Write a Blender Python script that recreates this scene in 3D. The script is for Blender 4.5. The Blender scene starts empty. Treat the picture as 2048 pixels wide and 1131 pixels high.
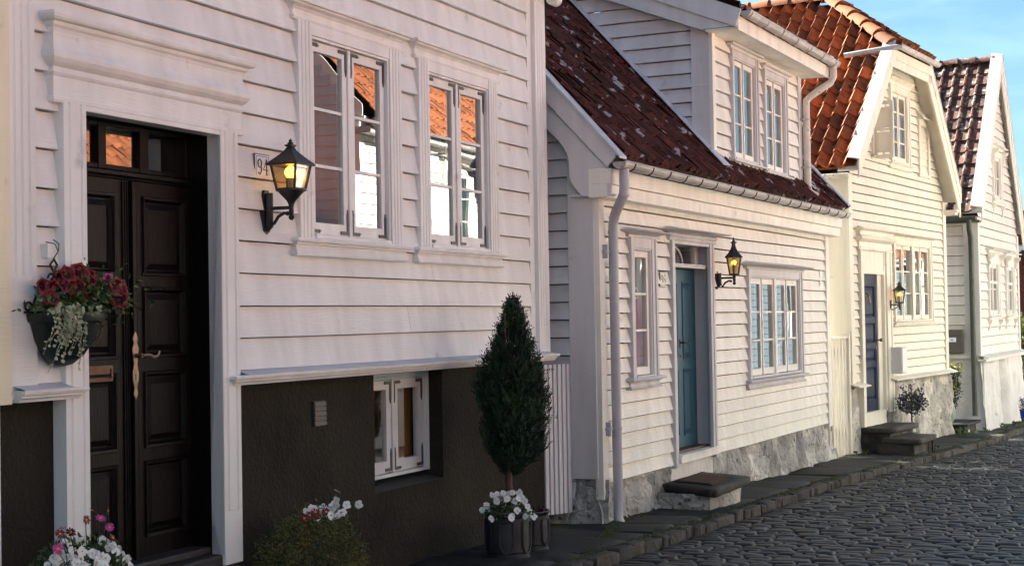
import bpy, bmesh, math, random
from math import sin, cos, pi, radians, sqrt, atan2
from mathutils import Vector, Matrix, noise
random.seed(7)
R = random.Random(11)
scene = bpy.context.scene
COL = scene.collection

# ------------------------------------------------------------------ camera
cam = bpy.data.objects.new('camera', bpy.data.cameras.new('camera'))
COL.objects.link(cam)
cam.data.sensor_width = 36.0
cam.data.lens = 3100 / 2048 * 36
cam.data.clip_end = 2000
cam.matrix_world = Matrix.Translation((0, 0, 1.75)) @ Matrix.Rotation(pi/2 + math.atan(74.5/3100), 4, 'X') @ Matrix.Rotation(-0.017, 4, 'Z')
scene.camera = cam

# ------------------------------------------------------------------ light
SUN_EL, SUN_AZ = radians(32), radians(-57)      # azimuth from +Y towards +X
world = bpy.data.worlds.new('World'); scene.world = world; world.use_nodes = True
wn = world.node_tree.nodes; wl = world.node_tree.links
bg = wn['Background']
sky = wn.new('ShaderNodeTexSky'); sky.sky_type = 'NISHITA'; sky.sun_disc = False
sky.sun_elevation = SUN_EL; sky.sun_rotation = SUN_AZ
sky.air_density = 1.0; sky.dust_density = 1.0; sky.ozone_density = 1.0
tc = wn.new('ShaderNodeTexCoord'); mp = wn.new('ShaderNodeMapping'); mp.inputs['Scale'].default_value = (3.0, 4.0, 14.0)
mp.inputs['Rotation'].default_value = (0.35, 0.3, 0.4)
nz = wn.new('ShaderNodeTexNoise'); nz.inputs['Scale'].default_value = 1.6; nz.inputs['Detail'].default_value = 6; nz.inputs['Distortion'].default_value = 0.6
rp = wn.new('ShaderNodeValToRGB'); rp.color_ramp.elements[0].position = 0.42; rp.color_ramp.elements[1].position = 0.72
rp.color_ramp.elements[1].color = (0.42, 0.42, 0.42, 1)
mx = wn.new('ShaderNodeMixRGB'); mx.inputs['Color2'].default_value = (7.5, 8.2, 9.0, 1)
wl.new(tc.outputs['Generated'], mp.inputs['Vector']); wl.new(mp.outputs['Vector'], nz.inputs['Vector'])
wl.new(nz.outputs['Fac'], rp.inputs['Fac']); wl.new(rp.outputs['Color'], mx.inputs['Fac'])
wl.new(sky.outputs['Color'], mx.inputs['Color1']); tn = wn.new('ShaderNodeMixRGB'); tn.blend_type = 'MULTIPLY'; tn.inputs['Fac'].default_value = 1.0; tn.inputs['Color2'].default_value = (0.62, 0.84, 0.90, 1)
wl.new(mx.outputs['Color'], tn.inputs['Color1']); wl.new(tn.outputs['Color'], bg.inputs['Color'])
bg.inputs['Strength'].default_value = 0.033
sl = bpy.data.lights.new('sun', 'SUN'); sl.energy = 5.0; sl.angle = radians(0.5); sl.color = (1.0, 0.94, 0.83)
sun = bpy.data.objects.new('sun', sl); COL.objects.link(sun)
sdir = Vector((cos(SUN_EL)*sin(SUN_AZ), cos(SUN_EL)*cos(SUN_AZ), sin(SUN_EL)))
sun.rotation_euler = sdir.to_track_quat('Z', 'Y').to_euler(); sun.location = sdir*60
vs = scene.view_settings
vs.view_transform = 'Standard'; vs.look = 'None'; vs.gamma = 1.0; vs.exposure = 2.72
scene.cycles.max_bounces = 8; scene.cycles.diffuse_bounces = 4; scene.cycles.transparent_max_bounces = 12
scene.cycles.caustics_reflective = False; scene.cycles.caustics_refractive = False

# ------------------------------------------------------------------ materials
def mat(name, col, rough=0.6, var=0.12, scale=3.0, stretch=(1, 1, 1), bump=0.0, bscale=40.0, bstretch=None, tint=0.0, vor=None,
        col2=None, spot=None, spotscale=6.0, spotlim=(0.62, 0.7), metallic=0.0, spec=0.5, emit=0.0, bumpdist=0.01):
    m = bpy.data.materials.new(name); m.use_nodes = True
    N = m.node_tree.nodes; L = m.node_tree.links
    b = N['Principled BSDF']
    b.inputs['Roughness'].default_value = rough; b.inputs['Metallic'].default_value = metallic
    b.inputs['Specular IOR Level'].default_value = spec
    tcn = N.new('ShaderNodeTexCoord')
    def noise_node(sc, st, det=5):
        mpn = N.new('ShaderNodeMapping'); mpn.inputs['Scale'].default_value = st
        n = N.new('ShaderNodeTexNoise'); n.inputs['Scale'].default_value = sc; n.inputs['Detail'].default_value = det
        L.new(tcn.outputs['Object'], mpn.inputs['Vector']); L.new(mpn.outputs['Vector'], n.inputs['Vector'])
        return n
    n1 = noise_node(scale, stretch)
    ramp = N.new('ShaderNodeValToRGB')
    ramp.color_ramp.elements[0].position = 0.3; ramp.color_ramp.elements[1].position = 0.7
    c2 = col2 if col2 else tuple(min(1, c*(1+var)) for c in col)
    c1 = col if col2 else tuple(c*(1-var) for c in col)
    ramp.color_ramp.elements[0].color = (*c1, 1); ramp.color_ramp.elements[1].color = (*c2, 1)
    L.new(n1.outputs['Fac'], ramp.inputs['Fac'])
    out = ramp.outputs['Color']
    if tint:
        at = N.new('ShaderNodeAttribute'); at.attribute_name = 'tint'
        mr = N.new('ShaderNodeMapRange'); mr.inputs['To Min'].default_value = 1-tint; mr.inputs['To Max'].default_value = 1+tint
        L.new(at.outputs['Fac'], mr.inputs['Value'])
        mul = N.new('ShaderNodeVectorMath'); mul.operation = 'SCALE'
        L.new(out, mul.inputs[0]); L.new(mr.outputs['Result'], mul.inputs['Scale']); out = mul.outputs['Vector']
    if spot:
        n2 = noise_node(spotscale, (1, 1, 1), 8)
        r2 = N.new('ShaderNodeValToRGB'); r2.color_ramp.elements[0].position = spotlim[0]; r2.color_ramp.elements[1].position = spotlim[1]
        L.new(n2.outputs['Fac'], r2.inputs['Fac'])
        ms = N.new('ShaderNodeMixRGB'); ms.inputs['Color2'].default_value = (*spot, 1)
        L.new(r2.outputs['Color'], ms.inputs['Fac']); L.new(out, ms.inputs['Color1']); out = ms.outputs['Color']
    vh = None
    if vor:
        vs_, vdark, vlim = vor
        wn2 = noise_node(vs_*1.6, (1, 1, 1), 4)
        ad = N.new('ShaderNodeMixRGB'); ad.blend_type = 'LINEAR_LIGHT'; ad.inputs['Fac'].default_value = 0.18
        L.new(tcn.outputs['Object'], ad.inputs['Color1']); L.new(wn2.outputs['Color'], ad.inputs['Color2'])
        vn = N.new('ShaderNodeTexVoronoi'); vn.feature = 'DISTANCE_TO_EDGE'; vn.inputs['Scale'].default_value = vs_
        vc = N.new('ShaderNodeTexVoronoi'); vc.inputs['Scale'].default_value = vs_
        L.new(ad.outputs['Color'], vn.inputs['Vector']); L.new(ad.outputs['Color'], vc.inputs['Vector'])
        vr = N.new('ShaderNodeValToRGB'); vr.color_ramp.elements[0].position = 0.0; vr.color_ramp.elements[1].position = vlim
        vr.color_ramp.elements[0].color = (vdark, vdark, vdark, 1); vr.color_ramp.elements[1].color = (1, 1, 1, 1)
        L.new(vn.outputs['Distance'], vr.inputs['Fac'])
        sp_ = N.new('ShaderNodeSeparateColor'); L.new(vc.outputs['Color'], sp_.inputs['Color'])
        mr2 = N.new('ShaderNodeMapRange'); mr2.inputs['To Min'].default_value = 0.55; mr2.inputs['To Max'].default_value = 1.3; L.new(sp_.outputs['Red'], mr2.inputs['Value'])
        m1 = N.new('ShaderNodeVectorMath'); m1.operation = 'SCALE'; L.new(out, m1.inputs[0]); L.new(mr2.outputs['Result'], m1.inputs['Scale'])
        m2 = N.new('ShaderNodeMixRGB'); m2.blend_type = 'MULTIPLY'; m2.inputs['Fac'].default_value = 1.0; L.new(m1.outputs['Vector'], m2.inputs['Color1']); L.new(vr.outputs['Color'], m2.inputs['Color2']); out = m2.outputs['Color']
        vh = vr.outputs['Color']
    L.new(out, b.inputs['Base Color'])
    if bump:
        n3 = noise_node(bscale, bstretch or stretch, 6)
        bp = N.new('ShaderNodeBump'); bp.inputs['Strength'].default_value = bump; bp.inputs['Distance'].default_value = bumpdist
        if vh:
            mm = N.new('ShaderNodeMath'); mm.operation = 'MULTIPLY_ADD'; mm.inputs[1].default_value = 1.2; L.new(vh, mm.inputs[0]); L.new(n3.outputs['Fac'], mm.inputs[2]); L.new(mm.outputs[0], bp.inputs['Height'])
        else: L.new(n3.outputs['Fac'], bp.inputs['Height'])
        L.new(bp.outputs['Normal'], b.inputs['Normal'])
    if emit:
        b.inputs['Emission Color'].default_value = (*col, 1); b.inputs['Emission Strength'].default_value = emit
    return m

def glass_mat(name, tintc=(0.85, 0.9, 0.88), base=0.12, amt=0.80, wav=0.0004):
    m = bpy.data.materials.new(name); m.use_nodes = True
    N = m.node_tree.nodes; L = m.node_tree.links
    N.remove(N['Principled BSDF'])
    tr = N.new('ShaderNodeBsdfTransparent'); tr.inputs['Color'].default_value = (*tintc, 1)
    gl = N.new('ShaderNodeBsdfGlossy'); gl.inputs['Roughness'].default_value = 0.0
    lw = N.new('ShaderNodeLayerWeight'); lw.inputs['Blend'].default_value = 0.5
    pw = N.new('ShaderNodeMath'); pw.operation = 'POWER'; pw.inputs[1].default_value = 1.6
    ma = N.new('ShaderNodeMath'); ma.operation = 'MULTIPLY_ADD'; ma.inputs[1].default_value = amt; ma.inputs[2].default_value = base
    ma.use_clamp = True
    L.new(lw.outputs['Facing'], pw.inputs[0]); L.new(pw.outputs[0], ma.inputs[0])
    tcn = N.new('ShaderNodeTexCoord'); n = N.new('ShaderNodeTexNoise'); n.inputs['Scale'].default_value = 3.0; n.inputs['Detail'].default_value = 0
    bp = N.new('ShaderNodeBump'); bp.inputs['Strength'].default_value = 1.0; bp.inputs['Distance'].default_value = wav
    L.new(tcn.outputs['Object'], n.inputs['Vector']); L.new(n.outputs['Fac'], bp.inputs['Height'])
    L.new(bp.outputs['Normal'], gl.inputs['Normal'])
    mixs = N.new('ShaderNodeMixShader')
    L.new(ma.outputs[0], mixs.inputs['Fac']); L.new(tr.outputs[0], mixs.inputs[1]); L.new(gl.outputs[0], mixs.inputs[2])
    L.new(mixs.outputs[0], N['Material Output'].inputs['Surface'])
    return m

def paint(name, col, rough=0.55, **k):
    a = dict(var=0.09, scale=2.2, stretch=(3.0, 3.0, 0.35), bump=0.35, bscale=14, bstretch=(0.6, 6, 9), spot=tuple(c*0.55 for c in col),
             spotscale=5, spotlim=(0.66, 0.82), tint=0.05, bumpdist=0.008)
    a.update(k)
    return mat(name, col, rough, **a)

M = {}
M['paintA'] = paint('white paint with a pink cast', (0.725, 0.735, 0.73))
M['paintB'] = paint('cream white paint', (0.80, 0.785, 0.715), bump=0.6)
M['paintC'] = paint('warm cream paint', (0.74, 0.70, 0.59))
M['paintD'] = paint('plain white paint', (0.72, 0.70, 0.65))
M['paintN'] = paint('yellowed white paint', (0.78, 0.73, 0.55))
M['paintG'] = paint('shade in blue grey', (0.075, 0.105, 0.13))  # dark blue grey stands for the shade on the mirrored house front
M['paintR'] = paint('mid grey paint', (0.40, 0.40, 0.42))
M['paintO'] = paint('white paint across the street', (0.82, 0.80, 0.75))
M['shadewhite'] = paint('shaded white paint', (0.60, 0.60, 0.62))  # white darkened to put shade into side walls and trim
M['trimB'] = paint('grey white trim paint', (0.55, 0.545, 0.56))
M['lead'] = mat('sky tinted flashing', (0.45, 0.50, 0.58), 0.45, 0.12, 5, bump=0.1, bscale=12)  # metal grey with the blue of skylight put into its colour
M['plaster'] = mat('dark brown plaster', (0.021, 0.0185, 0.0125), 0.9, 0.4, 1.6, spot=(0.028, 0.026, 0.019), spotscale=1.8, spotlim=(0.5, 0.75), bump=0.9, bscale=38, bumpdist=0.02, spec=0.25)
M['blackstone'] = mat('black painted stone', (0.018, 0.016, 0.017), 0.6, 0.4, 8, bump=0.5, bscale=20)
M['doorA'] = mat('near black stained wood', (0.0045, 0.0027, 0.0025), 0.42, 0.5, 4, (6, 6, 0.5), spec=0.13, bump=0.35, bscale=20, bstretch=(8, 8, 0.4))
M['doorB'] = mat('slate blue door paint', (0.016, 0.085, 0.130), 0.5, 0.15, 4, (5, 5, 0.5), bump=0.3, bscale=16, bstretch=(8, 8, 0.5))
M['doorC'] = mat('dark blue door paint', (0.008, 0.020, 0.055), 0.55, 0.2, 4, (5, 5, 0.5), spec=0.25, bump=0.3, bscale=16, bstretch=(8, 8, 0.5))
M['glass'] = glass_mat('window glass')
M['lampglass'] = glass_mat('lantern glass', (0.74, 0.63, 0.42), 0.05, 0.35, 0.002)
M['room'] = mat('dark room', (0.045, 0.038, 0.032), 0.9, 0.2)
M['curtain'] = mat('white curtain', (0.75, 0.73, 0.68), 0.9, 0.1, 3, (14, 14, 0.4))
M['pinkcurtain'] = mat('magenta curtain', (0.70, 0.06, 0.30), 0.9, 0.25, 3, (22, 22, 0.4))
M['browncurtain'] = mat('ochre curtain', (0.42, 0.15, 0.035), 0.9, 0.4, 3, (22, 22, 0.4))
M['iron'] = mat('black iron', (0.012, 0.012, 0.013), 0.45, 0.3, 20, bump=0.15, bscale=60)
M['hinge'] = mat('dark grey hinge iron', (0.045, 0.045, 0.05), 0.5, 0.2, 30)
M['brass'] = mat('old brass', (0.28, 0.20, 0.14), 0.5, 0.3, 20, metallic=0.85)
M['copper'] = mat('copper frame', (0.12, 0.06, 0.045), 0.5, 0.3, 20, metallic=0.7)
M['bulb'] = mat('lit bulb', (1.0, 0.52, 0.06), 0.3, 0.0, emit=2.4)
M['bulbbase'] = mat('bulb base', (0.55, 0.5, 0.42), 0.4, 0.1)
M['gutter'] = mat('weathered grey gutter', (0.42, 0.41, 0.40), 0.45, 0.22, 5, bump=0.15, bscale=25, spot=(0.2, 0.17, 0.14), spotscale=7)
M['pipe'] = mat('grey painted pipe', (0.40, 0.405, 0.45), 0.42, 0.08, 6, bump=0.08, bscale=20)
M['creampipe'] = mat('cream downpipe', (0.62, 0.59, 0.52), 0.4, 0.15, 8, spot=(0.3, 0.27, 0.22), spotscale=14)
M['darkpipe'] = mat('dark green grey pipe', (0.05, 0.06, 0.05), 0.4, 0.2, 10)
M['tileB'] = mat('dark red brown clay tile', (0.060, 0.015, 0.009), 0.75, 0.5, 9, tint=0.6, bump=0.4, bscale=40, spot=(0.30, 0.29, 0.31), spotscale=5.0, spotlim=(0.62, 0.645), spec=0.25)
M['tileC'] = mat('orange clay tile', (0.28, 0.075, 0.016), 0.85, 0.45, 7, tint=0.75, bump=0.35, bscale=40, spot=(0.09, 0.035, 0.02), spotscale=7.0, spotlim=(0.5, 0.72))
M['tileD'] = mat('sooty purple brown tile', (0.080, 0.034, 0.026), 0.85, 0.45, 8, tint=0.6, bump=0.35, bscale=40, spot=(0.34, 0.31, 0.25), spotscale=9.0, spotlim=(0.55, 0.66))  # pale spots stand for sunlit glints on the tiles
M['tileO'] = mat('bright orange clay tile', (0.27, 0.085, 0.03), 0.85, 0.3, 7, tint=0.4)
M['rubble'] = mat('lime washed rubble stone', (0.32, 0.32, 0.31), 0.9, 0.4, 3.0, bump=1.0, bscale=15, col2=(0.68, 0.67, 0.62), spot=(0.08, 0.08, 0.085), spotscale=13, spotlim=(0.60, 0.70), bumpdist=0.05, vor=(2.6, 0.86, 0.05))
M['rubbleC'] = mat('white washed rubble stone', (0.36, 0.34, 0.30), 0.9, 0.2, 3.0, bump=1.0, bscale=13, col2=(0.72, 0.69, 0.62), spot=(0.13, 0.12, 0.10), spotscale=12, spotlim=(0.60, 0.70), bumpdist=0.05, vor=(2.2, 0.9, 0.05))
M['whitewash'] = mat('white washed wall', (0.70, 0.69, 0.67), 0.9, 0.12, 2.5, bump=0.7, bscale=14, spot=(0.35, 0.33, 0.3), spotscale=5, spotlim=(0.66, 0.78), bumpdist=0.02)
M['step'] = mat('old grey step stone', (0.030, 0.027, 0.022), 0.75, 0.35, 6, bump=0.7, bscale=18, tint=0.2, spot=(0.065, 0.060, 0.036), spotscale=7, spotlim=(0.58, 0.75), bumpdist=0.02)
M['slab'] = mat('slate paving slab', (0.018, 0.019, 0.020), 0.6, 0.3, 3, (1, 1, 1), spec=0.25, bump=0.6, bscale=9, bstretch=(1.2, 6, 1), tint=0.35, spot=(0.034, 0.035, 0.028), spotscale=5, spotlim=(0.55, 0.75), bumpdist=0.012)
M['kerb'] = mat('granite kerb stone', (0.038, 0.032, 0.026), 0.8, 0.3, 9, bump=0.8, bscale=22, tint=0.3, bumpdist=0.02)
M['cobble'] = mat('grey cobble', (0.024, 0.0232, 0.0225), 0.52, 0.3, 10, spec=0.36, bump=0.55, bscale=30, tint=0.6, bumpdist=0.012)
M['joint'] = mat('dark joint soil with moss', (0.010, 0.009, 0.007), 0.95, 0.3, 8, spot=(0.03, 0.042, 0.008), spotscale=2.2, spotlim=(0.50, 0.62), bump=0.8, bscale=40)
M['moss'] = mat('yellow green moss', (0.055, 0.062, 0.010), 0.95, 0.5, 14, bump=1.0, bscale=60, spot=(0.03, 0.028, 0.018), spotscale=9, spotlim=(0.5, 0.6))
M['earth'] = mat('earth', (0.06, 0.055, 0.045), 0.95, 0.3, 2)
M['mat'] = mat('brown coir mat', (0.07, 0.026, 0.010), 0.95, 0.3, 30, bump=1.0, bscale=150)
M['matedge'] = mat('black mat edge', (0.015, 0.015, 0.016), 0.8, 0.2)
M['verge'] = paint('white verge board paint', (0.52, 0.52, 0.52), bump=0.15)
M['gate'] = paint('white plank gate paint', (0.64, 0.63, 0.65), bump=0.2)
M['brick'] = mat('red brick', (0.12, 0.035, 0.02), 0.85, 0.4, 12, (1, 1, 3), bump=0.5, bscale=20)
M['lilac'] = mat('lead grey planter', (0.026, 0.024, 0.027), 0.55, 0.4, 7, bump=0.3, bscale=25, spot=(0.07, 0.065, 0.07), spotscale=9, spotlim=(0.58, 0.8))
M['basket'] = mat('black green plastic', (0.010, 0.018, 0.016), 0.4, 0.3, 6)
M['soil'] = mat('potting soil', (0.02, 0.015, 0.01), 0.95, 0.4, 20)
M['bark'] = mat('red brown bark', (0.10, 0.055, 0.04), 0.85, 0.4, 12, (4, 4, 0.6), bump=0.8, bscale=30)
M['conifer'] = mat('conifer green', (0.012, 0.036, 0.010), 0.7, 0.5, 5, tint=0.7)
M['leaf'] = mat('leaf green', (0.045, 0.085, 0.018), 0.6, 0.4, 6, tint=0.6)
M['leafdark'] = mat('dark leaf green', (0.020, 0.042, 0.014), 0.55, 0.4, 6, tint=0.6)
M['leafolive'] = mat('small olive leaves', (0.085, 0.088, 0.016), 0.65, 0.4, 4, tint=0.7, spot=(0.22, 0.09, 0.01), spotscale=6, spotlim=(0.60, 0.70))
M['leafyellow'] = mat('yellow green leaves', (0.18, 0.19, 0.03), 0.6, 0.4, 6, tint=0.5)
M['leafsilver'] = mat('silver green leaves', (0.30, 0.33, 0.22), 0.7, 0.25, 20, tint=0.25)
M['petalwhite'] = mat('white petals', (0.75, 0.76, 0.74), 0.6, 0.06, 30)
M['petalred'] = mat('dark red petals', (0.115, 0.004, 0.009), 0.6, 0.4, 30, tint=0.5)
M['redleaf'] = mat('dark red leaves', (0.035, 0.006, 0.009), 0.6, 0.4, 20, tint=0.5)
M['petalmagenta'] = mat('magenta petals', (0.40, 0.03, 0.22), 0.6, 0.3, 30, tint=0.4)
M['petalpurple'] = mat('purple petals', (0.06, 0.035, 0.18), 0.6, 0.3, 30, tint=0.4)
M['yellow'] = mat('yellow flower eye', (0.65, 0.36, 0.03), 0.6, 0.2, 30)
M['darkeye'] = mat('dark flower throat', (0.012, 0.004, 0.006), 0.8, 0.2, 30)
M['enamel'] = mat('white enamel', (0.80, 0.86, 0.95), 0.2, 0.04, 6)
M['enamelcream'] = mat('cream enamel', (0.62, 0.60, 0.48), 0.3, 0.06, 6)
M['rust'] = mat('rusty edge', (0.16, 0.075, 0.04), 0.8, 0.4, 40)
M['black'] = mat('black lettering', (0.010, 0.010, 0.016), 0.4, 0.1)
M['greenblack'] = mat('olive lettering', (0.05, 0.055, 0.02), 0.5, 0.1)
M['mailbox'] = mat('brown grey mailbox paint', (0.10, 0.092, 0.078), 0.45, 0.15, 4)
M['meter'] = mat('pale grey metal cabinet', (0.60, 0.61, 0.60), 0.4, 0.06, 4)
M['blueglaze'] = mat('blue glaze', (0.02, 0.04, 0.28), 0.2, 0.3, 6)
M['whitepot'] = mat('white pot glaze', (0.62, 0.63, 0.64), 0.4, 0.08, 6)
M['celadon'] = mat('pale green glaze', (0.28, 0.36, 0.30), 0.35, 0.1, 6)

# ------------------------------------------------------------------ mesh helpers
class MB:
    def __init__(s):
        s.v = []; s.f = []; s.t = []; s.tint = 0.5; s.m = []; s.mi = 0
    def face(s, pts):
        i = len(s.v); s.v += [tuple(p) for p in pts]; s.f.append(tuple(range(i, i+len(pts)))); s.t.append(s.tint); s.m.append(s.mi)
    def faces(s, verts, faces):
        i = len(s.v); s.v += [tuple(p) for p in verts]
        for f in faces:
            s.f.append(tuple(i+k for k in f)); s.t.append(s.tint); s.m.append(s.mi)
    def box(s, x0, x1, y0, y1, z0, z1):
        if x0 > x1: x0, x1 = x1, x0
        if y0 > y1: y0, y1 = y1, y0
        if z0 > z1: z0, z1 = z1, z0
        s.faces([(x0,y0,z0),(x1,y0,z0),(x1,y1,z0),(x0,y1,z0),(x0,y0,z1),(x1,y0,z1),(x1,y1,z1),(x0,y1,z1)],
                [(0,3,2,1),(4,5,6,7),(0,1,5,4),(1,2,6,5),(2,3,7,6),(3,0,4,7)])
    def plate(s, poly, t):
        """extrude the polygon along t (both caps and sides)"""
        n = len(poly); t = Vector(t); P = [Vector(p) for p in poly]; Q = [p+t for p in P]
        nrm = Vector((0, 0, 0))
        for i in range(n):
            a, b = P[i], P[(i+1) % n]; nrm += a.cross(b)
        fl = nrm.dot(t) > 0
        F = [tuple(range(n)), tuple(range(2*n-1, n-1, -1))]
        for i in range(n):
            j = (i+1) % n; F.append((i, i+n, j+n, j))
        if fl: F = [tuple(reversed(f)) for f in F]
        s.faces(P+Q, F)
    def tube(s, path, r, n=10, cap=True):
        P = [Vector(p) for p in path]; k = len(P)
        rr = r if isinstance(r, (list, tuple)) else [r]*k
        up = None; vs = []
        for i in range(k):
            d = (P[min(i+1, k-1)]-P[max(i-1, 0)]).normalized()
            if up is None:
                up = Vector((0, 0, 1)) if abs(d.z) < 0.9 else Vector((1, 0, 0))
            a = d.cross(up)
            if a.length < 1e-6: a = d.orthogonal()
            a.normalize(); b = a.cross(d).normalized(); up = b
            for j in range(n):
                t = 2*pi*j/n; vs.append(P[i] + (a*cos(t)+b*sin(t))*rr[i])
        F = []
        for i in range(k-1):
            for j in range(n):
                F.append((i*n+j, i*n+(j+1) % n, (i+1)*n+(j+1) % n, (i+1)*n+j))
        if cap: F += [tuple(reversed(range(n))), tuple(range((k-1)*n, k*n))]
        s.faces(vs, F)
    def lathe(s, prof, c=(0, 0, 0), n=24, cap=True, flute=0, fn=0):
        vs = []; F = []; k = len(prof)
        for (r, z) in prof:
            for j in range(n):
                a = 2*pi*j/n; q = r*(1 - (flute*(0.5+0.5*cos(fn*a)) if fn else 0))
                vs.append((c[0]+q*cos(a), c[1]+q*sin(a), c[2]+z))
        for i in range(k-1):
            for j in range(n):
                F.append((i*n+j, i*n+(j+1) % n, (i+1)*n+(j+1) % n, (i+1)*n+j))
        if cap: F += [tuple(reversed(range(n))), tuple(range((k-1)*n, k*n))]
        s.faces(vs, F)
    def ball(s, c, r, n=12, m=8, sx=1, sy=1, sz=1):
        s.lathe2([(r*sin(pi*i/m), -r*cos(pi*i/m)) for i in range(m+1)], c, n, sx, sy, sz)
    def lathe2(s, prof, c, n, sx, sy, sz):
        vs = []; F = []; k = len(prof)
        for (r, z) in prof:
            for j in range(n):
                a = 2*pi*j/n; vs.append((c[0]+r*cos(a)*sx, c[1]+r*sin(a)*sy, c[2]+z*sz))
        for i in range(k-1):
            for j in range(n): F.append((i*n+j, i*n+(j+1) % n, (i+1)*n+(j+1) % n, (i+1)*n+j))
        s.faces(vs, F)
    def sweep(s, prof, x0, x1, y0=0.0, left=True, right=True, ends=True):
        """moulding on a front wall: prof = [(p, z)] with p = projection from the wall; mitred returns at both ends"""
        def ring(p, z):
            a = x0-p if left else x0; b = x1+p if right else x1
            return [(a, y0, z), (a, y0-p, z), (b, y0-p, z), (b, y0, z)]
        rings = [ring(p, z) for p, z in prof]
        for r0, r1 in zip(rings, rings[1:]):
            for i in range(3):
                s.face([r0[i], r0[i+1], r1[i+1], r1[i]])
        if ends:
            s.face([rings[-1][0], rings[-1][1], rings[-1][2], rings[-1][3]])
            s.face(list(reversed(rings[0])))
    def build(s, name, mats, parent=None, smooth=False, bevel=0.0, loc=None, rot=None, label=None, weld=False):
        me = bpy.data.meshes.new(name)
        me.from_pydata([tuple(v) for v in s.v], [], s.f)
        if not isinstance(mats, (list, tuple)): mats = [mats]
        for m in mats: me.materials.append(M[m] if isinstance(m, str) else m)
        a = me.attributes.new('tint', 'FLOAT', 'FACE'); a.data.foreach_set('value', s.t)
        if len(mats) > 1: me.polygons.foreach_set('material_index', s.m)
        if weld or bevel:
            bm = bmesh.new(); bm.from_mesh(me); bmesh.ops.remove_doubles(bm, verts=bm.verts, dist=1e-5); bmesh.ops.recalc_face_normals(bm, faces=bm.faces); bm.to_mesh(me); bm.free()
        if smooth:
            me.polygons.foreach_set('use_smooth', [True]*len(me.polygons))
        me.update()
        o = bpy.data.objects.new(name, me); COL.objects.link(o)
        if smooth and smooth != 'all':
            try:
                me.set_sharp_from_angle(angle=radians(40))
            except Exception: pass
        if bevel:
            b = o.modifiers.new('bevel', 'BEVEL'); b.width = bevel; b.segments = 2; b.limit_method = 'ANGLE'; b.angle_limit = radians(40)
        if parent: o.parent = parent
        if loc: o.location = loc
        if rot: o.rotation_euler = rot
        if label: o['label'] = label
        return o

def tag(o, label=None, cat=None, group=None, kind=None):
    if label: o['label'] = label
    if cat: o['category'] = cat
    if group: o['group'] = group
    if kind: o['kind'] = kind
    return o
def empty(name, loc=(0, 0, 0), rz=0.0):
    o = bpy.data.objects.new(name, None); COL.objects.link(o); o.location = loc; o.rotation_euler = (0, 0, rz); o.empty_display_size = 0.2
    return o
def dup(o, parent, loc=None, rot=None, scale=None):
    c = o.copy(); COL.objects.link(c); c.parent = parent
    if loc is not None: c.location = loc
    if rot is not None: c.rotation_euler = rot
    if scale is not None: c.scale = scale
    return c

class Frame:
    """a facade: local x along it (away from the camera), local y into the house, z up"""
    def __init__(s, o, rz):
        s.o = Vector(o); s.rz = rz; s.ax = Vector((cos(rz), sin(rz), 0)); s.ay = Vector((-sin(rz), cos(rz), 0))
    def w(s, x, y, z=0.0): return s.o + s.ax*x + s.ay*y + Vector((0, 0, z))
FA = Frame((0.2632, 13.2389, 0), 1.15575)
FB = Frame((0.7265, 13.3637, 0), 1.12511)
FC = Frame((4.6824, 21.5909, 0), 1.04328)
FD = Frame((8.2704, 27.5624, 0), 1.11466)
def zg(u): return -0.021*max(-40, min(60, u))       # the street falls gently away from the camera
def kerb_y(u):
    pts = [(-60, -0.83), (5, -0.83), (7, -0.93), (8.2, -1.02), (10.2, -1.13), (13.3, -1.28), (17, -1.31), (24, -1.5), (60, -4.5)]
    for (a, b), (c, d) in zip(pts, pts[1:]):
        if a <= u <= c: return b+(d-b)*(u-a)/(c-a)
    return pts[-1][1]

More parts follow.
